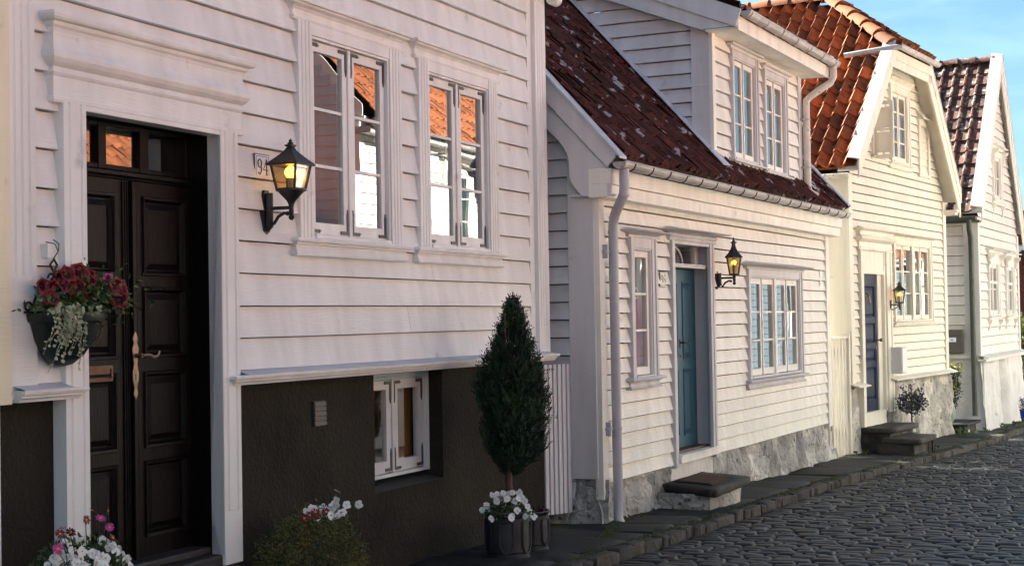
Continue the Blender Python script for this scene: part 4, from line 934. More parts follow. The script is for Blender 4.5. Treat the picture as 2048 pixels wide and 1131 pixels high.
mb = MB(); mb.tube([(1.37, 0.04, 1.37), (1.37, -0.02, 1.37)], 0.01, 8); mb.ball((1.37, -0.035, 1.37), 0.028, 10, 8); mb.box(1.35, 1.39, 0.035, 0.046, 1.23, 1.29); mb.build('door_handle', 'brass', dC, smooth=True)
mb = MB(); mb.lathe2([(0, -0.02), (0.05, -0.015), (0.055, 0), (0, 0.0)], (0.93, 0.035, 1.98), 12, 0.6, .4, 1); mb.tube([(0.93, 0.03, 2.06), (0.93, 0.0, 2.02), (0.90, -0.01, 1.95), (0.93, -0.012, 1.90), (0.96, -0.01, 1.95), (0.93, 0.0, 2.02)], 0.011, 8); mb.build('door_knocker', 'brass', dC, smooth=True)
mb = MB(); mb.box(0.4, 1.8, 0.6, 0.62, 0.2, 2.6); mb.build('hall', 'room', HC)
# windows
wC = window(HC, 2.05, 4.20, 1.63, 2.90, PC, cw=0.10, head=0.09, leaves=4, rows=3, corn=offs(CB, 2.895), sill=offs(SIMPLE, 1.56, 1.0), d=0.05, post=0.03, stile=0.042, rail=0.065, curt=[('curtain', 0.0, 0.24, 0, 1, 0.15), ('curtain', 0.26, 0.5, 0, 1, 0.18), ('curtain', 0.55, 0.72, 0, 0.5, 0.16), ('curtain', 0.74, 1.0, 0, .6, 0.2)])  # white curtains added to give the panes a bright white reflection
mb = MB(); mb.box(3.06, 3.20, -0.045, 0.06, 1.66, 2.80); mb.build('window_post', PC, wC, bevel=0.003)
window(HC, 2.06, 3.10, 4.06, 5.24, PC, cw=0.12, head=0.10, leaves=2, rows=4, corn=offs(CORN, 5.23, 0.7), sill=offs(SILL, 3.95, 0.8), d=0.05, post=0.02, stile=0.042, rail=0.06, curt=[('curtain', 0, .2, 0, 1, .2)])
wo = window(HC, 1.15, 1.83, 4.08, 4.88, PC, cw=0.08, head=0.07, leaves=1, rows=2, sill=offs(SIMPLE, 4.01, 0.8), d=0.045, stile=0.04, rail=0.05)
mb = MB(); y0, y1 = -0.335, -0.05; x = 1.22
for (a, b, c, d) in ((y0, y0+0.04, 4.02, 4.85), (y1-0.04, y1, 4.02, 4.85), (y0+0.04, y1-0.04, 4.80, 4.85), (y0+0.04, y1-0.04, 4.02, 4.07), (y0+0.04, y1-0.04, 4.42, 4.45)): mb.box(x-0.02, x+0.02, a, b, c, d)
mb.box(x-0.004, x+0.006, y0+0.04, y1-0.04, 4.10, 4.40); mb.box(x-0.004, x+0.006, y0+0.04, y1-0.04, 4.46, 4.765)
mb.build('open_sash', PC, wo, bevel=0.003)
mb = MB()
for (a, b, c, d) in ((3.62, 3.72, 3.98, 4.86), (4.14, 4.24, 3.98, 4.86), (3.72, 4.14, 4.76, 4.86), (3.60, 4.26, 3.93, 3.98)): mb.box(a, b, -0.05, 0.02, c, d)
bl = mb.build('blind_window', PC, HC, bevel=0.003)
mb = MB(); mb.plate([(3.58, -0.14, 4.84), (4.28, -0.14, 4.84), (4.28, 0.0, 5.0), (3.58, 0.0, 5.0)], (0, 0, 0.02)); mb.plate([(3.6, -0.13, 4.84), (3.6, 0, 4.99), (3.6, 0, 4.84)], (0.02, 0, 0)); mb.build('hood', PC, bl)
mb = MB()
for k in range(5): mb.plate([(3.72, -0.022, 3.98+k*0.155), (4.14, -0.022, 3.98+k*0.155), (4.14, -0.005, 4.13+k*0.155), (3.72, -0.005, 4.13+k*0.155)], (0, 0.01, 0))
mb.build('blind_boards', PC, bl)
# roof: left slope, right slope, half hip
rr = random.Random(31)
sL = sqrt(1+KL*KL); mb = MB()
def hipz(y): return HZ+(y-YF)*(ZA-HZ)/(HY-YF)
def keepL(a, b):
    y = -0.13+a; x = XE+b/sL; return x < XA-0.05 and zl(x) < hipz(y)-0.03
pantiles(mb, (XE, -0.13, ZE), (0, 1, 0), (1/sL, 0, KL/sL), 30, 15, 0.205, 0.275, 0.098, 0.036, keepL, rr)
roofC = mb.build('roof', 'tileC', HC, smooth=True)
sR = sqrt(1+KR*KR); mb = MB()
def keepR(a, b):
    y = -0.13+a; x = XR-b/sR; return x > XA and zrr(x) < hipz(y)
pantiles(mb, (XR, -0.13, ZR), (0, 1, 0), (-1/sR, 0, KR/sR), 30, 15, 0.205, 0.275, 0.098, 0.036, keepR, rr)
sH = sqrt((HY-YF)**2+(ZA-HZ)**2)
def keepH(a, b):
    x = HXL+a; t = b/sH; return HXL+(XA-HXL)*t-0.02 < x < HXR+(XA-HXR)*t+0.02
pantiles(mb, (HXL, YF-0.06, HZ+0.01), (1, 0, 0), (0, (HY-YF)/sH, (ZA-HZ)/sH), 10, 6, 0.205, 0.275, 0.098, 0.036, keepH, rr)
mb.build('roof', 'tileC', HC, smooth=True)
mb = MB()
mb.plate([(XE+0.05, YF+0.05, zl(XE+.05)-0.02), (HXL, YF+0.05, HZ-0.02), (XA, HY, ZA-0.02), (XA, 6.05, ZA-0.02), (XE+0.05, 6.05, zl(XE+.05)-0.02)], (0, 0, -0.03))
mb.plate([(XR-0.05, YF+0.05, zrr(XR-.05)-0.02), (HXR, YF+0.05, HZ-0.02), (XA, HY, ZA-0.02), (XA, 6.05, ZA-0.02), (XR-0.05, 6.05, zrr(XR-.05)-0.02)], (0, 0, -0.03))
mb.plate([(HXL, YF+0.02, HZ-0.02), (HXR, YF+0.02, HZ-0.02), (XA, HY, ZA-0.02)], (0, 0, -0.03))
mb.build('roof_deck', 'tileC', HC)
mb = MB(); caps(mb, (XA, HY-0.05, ZA+0.03), (XA, 6.1, ZA+0.03), 0.125, rnd=rr); caps(mb, (HXL-0.02, YF+0.03, HZ+0.03), (XA, HY, ZA+0.05), 0.12, n=5, rnd=rr); caps(mb, (HXR+0.02, YF+0.03, HZ+0.03), (XA, HY, ZA+0.05), 0.12, n=5, rnd=rr)
mb.build('ridge_tiles', 'tileC', HC, smooth=True)
# verge boards on top, bargeboards, soffits
mb = MB(); x1 = HXL+0.02
mb.plate([(XE-0.02, YF-0.03, zl(XE-.02)+0.13), (XE-0.02, YF+0.14, zl(XE-.02)+0.16), (x1, YF+0.14, zl(x1)+0.16), (x1, YF-0.03, zl(x1)+0.13)], (-0.014, 0, 0.014)); mb.build('verge_board', 'verge', HC)
mb = MB(); x0 = HXR-0.02
mb.plate([(XR+0.02, YF-0.03, zrr(XR+.02)+0.13), (XR+0.02, YF+0.19, zrr(XR+.02)+0.17), (x0, YF+0.19, zrr(x0)+0.17), (x0, YF-0.03, zrr(x0)+0.13)], (0.014, 0, 0.014)); mb.build('verge_board', 'verge', HC)
def barge(P, m, pts, y, wdt, t):
    """board below the roof line pts [(x,z),(x,z)] at depth y"""
    mb = MB(); (xa, za), (xb, zb) = pts; mb.plate([(xa, y, za), (xb, y, zb), (xb, y, zb-wdt), (xa, y, za-wdt)], (0, t, 0)); return mb.build('bargeboard', m, P, bevel=0.003)
barge(HC, PC, [(XE-0.01, zl(XE)+0.12), (HXL, HZ+0.12)], YF-0.025, 0.26, 0.025)
barge(HC, PC, [(XR+0.02, zrr(XR+.02)+0.12), (HXR, HZ+0.12)], YF-0.025, 0.20, 0.025); barge(HC, PC, [(XR-0.0, zrr(XR)-0.06), (HXR-0.05, HZ-0.02)], YF-0.012, 0.28, 0.03)
mb = MB(); mb.box(HXL-0.05, HXR+0.05, YF-0.026, YF, HZ-0.16, HZ-0.02); mb.box(HXL-0.15, HXR+0.15, YF-0.012, YF+0.012, HZ-0.28, HZ-0.162); mb.plate([(HXL-0.2, YF, HZ-0.25), (HXR+0.2, YF, HZ-0.25), (HXR+0.2, 0.02, HZ-0.10), (HXL-0.2, 0.02, HZ-0.10)], (0, 0, 0.015)); mb.build('bargeboard', PC, HC)
mb = MB(); mb.plate([(XE, YF, zl(XE)-0.02), (HXL, YF, HZ-0.02), (HXL, 0.02, HZ-0.02), (XE, 0.02, zl(XE)-0.02)], (0.02, 0, -0.02)); mb.build('soffit', PC, HC); mb = MB(); mb.plate([(XR, YF, zrr(XR)-0.06), (HXR, YF, HZ-0.06), (HXR, 0.02, HZ-0.06), (XR, 0.02, zrr(XR)-0.06)], (-0.02, 0, -0.02)); mb.build('soffit', PC, HC)
mb = MB(); mb.box(XR-0.22, XR+0.02, YF, 0.0, ZR-0.26, ZR-0.22); mb.box(XR-0.2, XR, YF+0.04, 0.0, ZR-0.30, ZR-0.262); mb.build('barge_foot', PC, HC)
mb = MB(); gutter(mb, HXL-0.12, HXR+0.18, YF-0.10, HZ+0.03, 0.055); mb.tube([(HXL-0.10, YF-0.10, HZ+0.0), (HXL-0.15, YF-0.03, HZ-0.005), (HXL-0.30, 0.40, HZ-0.08)], 0.04, 10); gh = mb.build('gutter', 'gutter', HC, smooth=True)
mb = MB(); gutter(mb, -0.16, 6.1, XE-0.05, ZE-0.08, 0.06, axis='y'); mb.tube([(XE-0.05, 0.5, 3.64), (XE-0.05, 0.5, 3.45), (-0.10, 0.5, 3.2), (-0.09, 0.5, -0.2)], 0.045, 12); mb.build('gutter', 'creampipe', HC, smooth=True)

# ================================================================== far gable house
HD = tag(empty('steep_gable_house', FD.o, FD.rz), 'narrow white gable house with steep dark tile roof and carved window brackets', 'house')
PD = 'paintD'
DXE, DZE, DXA, DZA, DXR, DZR = -0.20, 3.50, 2.55, 6.55, 5.0, 3.33; DYF = -0.13
dKL = (DZA-DZE)/(DXA-DXE); dKR = (DZA-DZR)/(DXR-DXA)
def dzl(x): return DZE+dKL*(x-DXE)
def dzr(x): return DZA-dKR*(x-DXA)
hd_ = [(1.02, 1.62, 2.28, 2.76), (3.08, 1.62, 4.17, 2.76), (1.80, 3.82, 2.88, 4.80)]
mb = MB(); clad(mb, 0.985, 0.165, 6.2, lambda z: 0.10 if z < 3.6 else (z-DZE)/dKL+DXE+0.1, lambda z: 4.72 if z < 3.5 else DXA+(DZA-z)/dKR-0.1, hd_, thick=0.028); mb.build('wall', PD, HD)
mb = MB(); clad(mb, 1.0, 0.177, 3.5, 0.22, 6, [], side=0.0); mb.build('wall', PD, HD)
mb = MB(); mb.box(-0.035, 0.12, -0.045, 0.03, 0.96, 3.4); mb.box(-0.036, 0, 0.03, 0.22, 0.98, 3.4); mb.build('corner_board', PD, HD, bevel=0.004)
mb = MB(); mb.box(4.66, 4.82, -0.045, 0.03, 0.96, 3.3); mb.build('corner_board', PD, HD, bevel=0.004)
mb = MB(); mb.box(4.78, 4.8, 0, 6, -0.5, 3.4); mb.box(0, 4.8, 5.98, 6, -0.5, 3.4); mb.plate([(0, 6, 3.4), (4.8, 6, 3.4), (DXA, 6, 6.4)], (0, .02, 0)); mb.build('wall', PD, HD)
mb = MB(); mb.plate([(-0.08, -0.17, 0.92), (4.88, -0.17, 0.92), (4.88, 0, 0.985), (-0.08, 0, 0.985)], (0, 0, 0.02)); mb.box(-0.08, 4.88, -0.14, 0, 0.87, 0.92); mb.box(-0.06, 0.0, 0, 6, 0.93, 1.0); mb.build('water_table', PD, HD, bevel=0.006)
def dyf(u):
    t = min(1, max(0, (u-1.95)/0.12))*min(1, max(0, (2.95-u)/0.25)); return 0.20*t*t*(3-2*t)
mb = MB(); rubble(mb, -0.03, 4.95, lambda u: -0.45-.025*u, 0.90, 0.05, 120, 14, 2.7, y=-0.03, flare=0.08, yf=dyf); rubble(mb, -0.08, 6.0, lambda u: -0.45, 0.94, 0.03, 40, 10, 1.7, side=0.03, flare=0.02)
mb.box(4.9, 4.95, 0.0, 6.0, -0.5, 0.93); mb.build('foundation', 'whitewash', HD, smooth='all')
def carved(P, z0, z1, x0, x1):
    for xx in (x0-0.02, x1-0.04):
        mb = MB(); pr = [(0.0, z1-0.26), (0.03, z1-0.24), (0.05, z1-0.19), (0.035, z1-0.15), (0.06, z1-0.12), (0.11, z1-0.08), (0.12, z1-0.02), (0, z1-0.02)]
        mb.plate([(xx, -0.05-p, z) for p, z in pr], (0.06, 0, 0)); mb.build('carved_bracket', PD, P, bevel=0.004); mb = MB(); pr = [(0.0, z0-0.22), (0.02, z0-0.21), (0.05, z0-0.15), (0.04, z0-0.1), (0.08, z0-0.05), (0.09, z0), (0, z0)]
        mb.plate([(xx, -0.005-p, z) for p, z in pr], (0.06, 0, 0)); mb.build('carved_apron', PD, P, bevel=0.004)
for (x0, x1) in ((1.0, 2.30), (3.05, 4.19)):
    w = window(HD, x0, x1, 1.68, 2.76, PD, cw=0.16, head=0.10, leaves=2, rows=2, corn=offs(FLAT, 2.84, 1.0), sill=offs(SIMPLE, 1.61, 1.0), d=0.05, stile=0.05, post=0.03, curt=[('curtain', 0, .35, 0, 1, .2), ('curtain', .65, 1, 0, 1, .2)])
    carved(w, 1.61, 2.86, x0, x1)
    mb = MB(); mb.box(x0+0.1, x1-0.1, -0.045, 0.0, 2.72, 2.86); mb.box(x0+0.17, x1-0.17, -0.03, 0.02, 2.28, 2.33); mb.build('frieze', PD, w, bevel=0.004)
w = window(HD, 1.78, 2.90, 3.88, 4.82, PD, cw=0.15, head=0.09, leaves=2, rows=2, corn=offs(FLAT, 4.84, 0.9), sill=offs(SIMPLE, 3.80, 1.0), d=0.05, stile=0.045, post=0.03, curt=[('browncurtain', 0, 1, 0, 1, .3)])
carved(w, 3.80, 4.86, 1.78, 2.90)
rr = random.Random(41); dsL = sqrt(1+dKL*dKL); mb = MB()
pantiles(mb, (DXE, 0.02, DZE), (0, 1, 0), (1/dsL, 0, dKL/dsL), 27, 13, 0.225, 0.315, 0.05, 0.034, lambda a, b: DXE+b/dsL < DXA-0.03, rr, flat=True); mb.build('roof', 'tileD', HD, smooth=True)
dsR = sqrt(1+dKR*dKR); mb = MB()
pantiles(mb, (DXR, 0.02, DZR), (0, 1, 0), (-1/dsR, 0, dKR/dsR), 27, 13, 0.225, 0.315, 0.05, 0.034, lambda a, b: DXR-b/dsR > DXA, rr, flat=True); mb.build('roof', 'tileD', HD, smooth=True)
mb = MB(); mb.plate([(DXE+.05, DYF, dzl(DXE+.05)-.02), (DXA, DYF, DZA-.02), (DXA, 6.05, DZA-.02), (DXE+.05, 6.05, dzl(DXE+.05)-.02)], (0, 0, -.03)); mb.plate([(DXR-.05, DYF, dzr(DXR-.05)-.02), (DXA, DYF, DZA-.02), (DXA, 6.05, DZA-.02), (DXR-.05, 6.05, dzr(DXR-.05)-.02)], (0, 0, -.03)); mb.build('roof_deck', PD, HD)
mb = MB(); caps(mb, (DXA, 0.0, DZA+0.02), (DXA, 6.1, DZA+0.02), 0.12, rnd=rr); mb.build('ridge_tiles', 'tileD', HD, smooth=True)
mb = MB(); mb.plate([(DXE-.02, DYF-.03, dzl(DXE-.02)+.11), (DXE-.02, DYF+.18, dzl(DXE-.02)+.15), (DXA, DYF+.18, DZA+.19), (DXA, DYF-.03, DZA+.15)], (-.014, 0, .014)); mb.plate([(DXR+.02, DYF-.03, dzr(DXR+.02)+.11), (DXR+.02, DYF+.18, dzr(DXR+.02)+.15), (DXA, DYF+.18, DZA+.19), (DXA, DYF-.03, DZA+.15)], (.014, 0, .014)); mb.build('verge_board', 'verge', HD)
barge(HD, PD, [(DXE, dzl(DXE)+.10), (DXA, DZA+.15)], DYF-.025, .24, .025); barge(HD, PD, [(DXR, dzr(DXR)+.10), (DXA, DZA+.15)], DYF-.025, .20, .025); barge(HD, PD, [(DXR-.05, dzr(DXR)-.02), (DXA, DZA-.05)], DYF-.01, .30, .025)
mb = MB(); gutter(mb, -0.05, 6.1, DXE-0.06, DZE-0.06, 0.065, axis='y'); mb.box(DXE-0.02, 0.0, -0.10, 6.0, DZE-0.16, DZE-0.12); gD = mb.build('gutter', 'darkpipe', HD, smooth=True)
mb = MB(); mb.tube([(DXE-0.06, 0.07, DZE-0.1), (DXE-0.06, 0.07, DZE-0.28), (-0.14, 0.07, DZE-0.42), (-0.11, 0.07, DZE-0.6), (-0.11, 0.07, 0.0), (-0.12, 0.07, -0.08)], 0.048, 12); mb.box(-0.16, -0.035, 0.05, 0.09, 1.42, 1.45); mb.build('downpipe', 'darkpipe', HD, smooth=True)

# ================================================================== brick house at the end
HE = tag(empty('brick_house', FB.w(31, 6.0, 0), FB.rz-pi/2), 'dark red brick house closing the street at the far right edge', 'house')
mb = MB(); mb.box(0, 8.5, 0.02, 7, -1.5, 4.25); mb.build('wall', 'brick', HE)
mb = MB()
rb = random.Random(2); z = -1.0
while z < 4.2:
    x = -rb.random()*0.2
    while x < 8.5:
        mb.tint = rb.random(); mb.box(max(0, x), min(8.5, x+0.225), 0.008+rb.uniform(0, .006), 0.03, z, z+0.062); x += 0.237
    z += 0.075
mb.build('brick_facing', 'brick', HE)
mb = MB(); pantiles(mb, (-0.3, -0.25, 4.32), (1, 0, 0), Vector((0, 1, 0.07)).normalized(), 44, 22, 0.21, 0.33); mb.build('roof', 'tileD', HE)
mb = MB(); gutter(mb, -0.3, 8.8, -0.3, 4.30, 0.06); mb.build('gutter', 'darkpipe', HE)
window(HE, 7.3, 8.2, 1.0, 2.4, PD, cw=0.08, head=.08, leaves=2, rows=2, yin=0.0, room=False)

# ================================================================== houses across the street (seen reflected in the panes)
def far_side(u0, L, eave, ridge, label, wins, doorx, m='paintO'):
    f = Frame(FB.w(u0+L, -6.35, 0), FB.rz+pi)
    H = tag(empty('grey_house' if m == 'paintR' else 'white_house', f.o, f.rz), label, 'house')
    holes = [(a+.03, b, c-.03, d) for (a, b, c, d) in wins]+[(doorx, 0, doorx+1.1, 2.3)]
    mb = MB(); clad(mb, 0.1, 0.17, eave, 0.1, L-0.1, holes, thick=0.02); mb.build('wall', m, H)
    mb = MB(); mb.box(-0.02, 0.12, -0.045, 0.03, 0.1, eave); mb.box(L-0.12, L+0.02, -0.045, 0.03, 0.1, eave); mb.build('corner_board', m, H)
    mb = MB(); mb.box(0, 0.02, 0.03, 6, -1, eave); mb.box(L-0.02, L, 0.03, 6, -1, eave); mb.box(0, L, 5.98, 6, -1, eave); mb.box(0, L, -0.03, 0.2, -1.2, 0.1); mb.build('wall', m, H)
    mb = MB(); z = 0.1
    while z < ridge-.4:
        y0 = max(.06, (z-eave)/((ridge-eave)/3.0)+.1) if z > eave else .06; mb.plate([(L, y0, z), (L, 6-y0, z), (L, 6-y0, z+.168), (L, y0, z+.168)], (0.008, 0, 0)); mb.plate([(L+.008, y0, z), (L+.026, y0, z), (L+.008, y0, z+.165)], (0, 6-2*y0, 0)); z += .17
    mb.build('wall', 'shadewhite' if m == 'paintO' else m, H)
    k = (ridge-eave)/3.0; sx = sqrt(1+k*k)
    for xx in (0, L-0.02):
        mb = MB(); mb.plate([(xx, 0, eave-.05), (xx, 0, eave+.2), (xx, 3, ridge+.17), (xx, 6, eave+.2), (xx, 6, eave-.05)], (0.02, 0, 0)); mb.build('gable', m, H)
    mb = MB(); pantiles(mb, (-0.15, -0.28, eave-0.05), (1, 0, 0), (0, 1/sx, k/sx), int((L+.3)/.22), int(3.3*sx/.3), 0.22, 0.30, .05, .03); mb.build('roof', 'tileO', H, smooth=True)
    mb = MB(); mb.plate([(-.15, 3.02, ridge), (L+.15, 3.02, ridge), (L+.15, 6.3, eave-.1), (-.15, 6.3, eave-.1)], (0, 0, .05)); caps(mb, (-.15, 3.0, ridge+.03), (L+.15, 3.0, ridge+.03)); mb.build('roof_back', 'tileO', H)
    mb = MB(); gutter(mb, -.15, L+.15, -.33, eave-.06, .06); mb.tube([(0.5, -.33, eave-.1), (0.5, -.33, eave-.25), (0.45, -.1, eave-.5), (0.45, -.1, 0.1)], .045, 10); mb.box(-.1, L+.1, -.27, 0, eave-.22, eave-.12); mb.build('gutter', 'gutter', H, smooth=True)
    for (a, b, c, d) in wins:
        window(H, a, c, b, d, m, cw=0.11, head=.09, leaves=2, rows=3, corn=offs(CB, d-.005), sill=offs(SIMPLE, b-.07), d=.05, curt=[('curtain', 0, .3, 0, 1, .2), ('curtain', .7, 1, 0, 1, .2)])
    mb = MB()
    for (a, b) in ((doorx, doorx+.12), (doorx+.98, doorx+1.1)): mb.box(a, b, -.05, .03, 0, 2.3)
    mb.box(doorx+.12, doorx+.98, -.05, .03, 2.2, 2.3); mb.build('door_casing', m, H)
    mb = MB(); panelled(mb, doorx+.12, doorx+.98, 0.0, 2.2, .04, [(doorx+.25, .2, doorx+.85, .9), (doorx+.25, 1.05, doorx+.85, 2.0)]); mb.build('door_leaf', 'doorB', H)
far_side(-13.5, 9.0, 3.3, 6.2, 'grey house across the street behind the camera', [(1.2, 0.9, 2.4, 2.3), (6, .9, 7.2, 2.3)], 4.2, 'paintR')
far_side(-4.1, 12.6, 2.55, 4.9, 'low orange roofed white house across the street opposite house 94', [(1.0, .7, 2.2, 2.0), (2.9, .7, 4.1, 2.0), (7.6, .7, 8.8, 2.0)], 5.4)
far_side(9.2, 7.6, 5.0, 8.0, 'tall orange roofed white house across the street, mirrored in the panes of house 94', [(0.9, 0.9, 2.1, 2.4), (3.0, 3.1, 4.3, 4.6), (1.0, 3.1, 2.3, 4.6), (5.0, 3.1, 6.2, 4.6), (5.0, 0.9, 6.2, 2.4)], 2.8)
far_side(17.4, 6.8, 3.3, 5.8, 'white house across the street opposite the blue door of house 96', [(0.7, 1.0, 1.9, 2.4), (2.5, 1.0, 3.7, 2.4)], 4.8)
far_side(24.3, 4.9, 3.2, 5.4, 'house across the street with shade painted blue grey, mirrored in the window of house 96', [], 3.75, 'paintG')
far_side(29.3, 6.6, 3.6, 6.0, 'white house across the street, mirrored in the dormer panes', [(1, 1.0, 2.2, 2.5), (4.9, 1.0, 6.1, 2.5)], 3.0)
far_side(36.2, 26.0, 3.4, 6.0, 'long white house across the street at the far end', [(1, 1.0, 2.2, 2.5), (7, 1.0, 8.2, 2.5), (13, 1.0, 14.2, 2.5), (19, 1.0, 20.2, 2.5)], 4.2)

# ================================================================== wall lanterns
def lantern(F, x, zb, zt, zr_, zf, wb, wt, yh, nsides, label, plate, arm, rot=0.0, scroll=1, belly=0.5):
    """zb..zt glass, zr_ roof apex, zf finial; wb, wt bottom and top radius; yh distance of the head from the wall"""
    T = tag(empty('wall_lantern', F.w(x, 0, 0), F.rz), label, 'wall lamp', 'lit lanterns on the fronts')
    mb = MB(); (p0, p1) = plate
    mb.plate([(-0.032, 0.0, p0+.02), (0, 0.0, p0), (0.032, 0.0, p0+.02), (0.036, 0.0, p1-.03), (0.02, 0.0, p1), (-0.02, 0.0, p1), (-0.036, 0.0, p1-.03)], (0, -0.035, 0))
    mb.tube([(0, -0.03, p1-.03), (0, -0.05, p1-.02), (0, -0.05, p0+.05), (0, -.03, p0+.03)], [0.02, .026, .026, .02], 10)
    mb.tube([(0, -0.03, arm), (0, -yh, arm)], 0.011, 10)
    mb2 = mb; mb = MB()
    if scroll == 1:
        mb.tube([(0, -0.035, p0+0.045), (0, -0.065, p0+0.06), (0, -0.085, arm-0.09), (0, -0.115, arm-0.05), (0, -0.155, arm-0.03), (0, -0.175, arm-.035)], 0.010, 8); mb.ball((0, -.178, arm-.034), .014, 8, 6)
    else:
        mb.tube([(0, -.04, p0+.04), (0, -.09, p0+.01), (0, -.14, arm-.05), (0, -.19, arm-.012)], 0.008, 6)
    mb.build('scroll', 'iron', T, smooth=True)
    mb = mb2
    mb.lathe([(0.006, -.075), (0.016, -.065), (0.018, -.052), (0.010, -.04), (0.016, -.03), (0.014, 0.0), (0.018, .02), (0.028, .04), (wb*0.9, zb-arm-.012), (wb*1.08, zb-arm-.006), (wb*1.08, zb-arm+.006), (.01, zb-arm+.006)], (0, -yh, arm), 16)
    mb.build('bracket', 'iron', T, smooth=True)
    def cor(r, z, i): 
        a = 2*pi*i/nsides+rot; return Vector((r*cos(a), -yh+r*sin(a), z))
    mb = MB()
    for i in range(nsides):
        mb.tube([cor(wb, zb, i), cor(wt, zt, i)], 0.0065 if nsides > 4 else 0.009, 6)
        mb.tube([cor(wt, zt, i), cor(wt, zt, i+1)], 0.008, 6); mb.tube([cor(wb, zb, i), cor(wb, zb, i+1)], 0.008, 6)
    mb.build('lantern_frame', 'iron', T, smooth=True)
    mb = MB()
    for i in range(nsides): mb.face([cor(wb*.98, zb, i), cor(wb*.98, zb, i+1), cor(wt*.98, zt, i+1), cor(wt*.98, zt, i)])
    mb.build('lantern_glass', 'lampglass', T)
    mb = MB(); e = 1.22; rings = [(wt*e, zt-.012), (wt*e*1.02, zt-.004)]
    nst = 5
    for q in range(nst+1):
        t = q/nst; r = wt*e*(1-t)**(1+belly)+0.022*t; rings.append((r, zt+(zr_-zt)*t))
    rings += [(.034, zr_+.002), (.036, zr_+.012), (.018, zr_+.016)]
    V = []; Fc = []
    for r, z in rings: V += [cor(r, z, i) for i in range(nsides)]
    for q in range(len(rings)-1):
        for i in range(nsides): Fc.append((q*nsides+i, q*nsides+(i+1) % nsides, (q+1)*nsides+(i+1) % nsides, (q+1)*nsides+i))
    mb.faces(V, Fc); mb.faces([cor(wt*e, zt-.012, i) for i in range(nsides)], [tuple(range(nsides))])
    mb.lathe([(.016, 0), (.02, .008), (.008, .018), (.012, .026), (.006, zf-zr_-.026), (.001, zf-zr_-.014)], (0, -yh, zr_+.014), 10)
    mb.build('lantern_roof', 'iron', T)
    mb = MB(); h = zt-zb; mb.ball((0, -yh, zb+h*0.66), min(.036, wb*.45), 14, 10, 1, 1, 1.1); bo = mb.build('bulb', 'bulb', T, smooth='all')
    mb = MB(); mb.lathe([(.014, 0), (.016, h*.2), (.022, h*.5), (.024, h*.55)], (0, -yh, zb), 12); mb.build('bulb_socket', 'bulbbase', T, smooth=True)
    pl = bpy.data.lights.new('bulb_light', 'POINT'); pl.energy = 0.12; pl.color = (1.0, 0.55, 0.18); pl.shadow_soft_size = 0.035
    po = bpy.data.objects.new('bulb_light', pl); COL.objects.link(po); po.parent = T; po.location = (0, -yh-0.0, zb+h*0.66)
    bo.visible_shadow = True
    return T
lantern(FA, -4.345, 2.545, 2.70, 2.80, 2.85, 0.086, 0.122, 0.205, 4, 'big black lit lantern beside the near house door, by number plate 94', (2.285, 2.55), 2.44, pi/4, 1, 0.25)
lantern(FB, 3.26, 2.19, 2.375, 2.515, 2.58, 0.052, 0.083, 0.215, 6, 'black lit six-sided lantern between the slate blue door and the four-light window', (2.04, 2.225), 2.155, 0.2, 1, 0.8)
lantern(FC, 1.80, 1.915, 2.10, 2.185, 2.235, 0.058, 0.092, 0.195, 6, 'small black lit lantern right of the dark blue door', (1.80, 1.97), 1.885, 0.2, 0, 0.4)

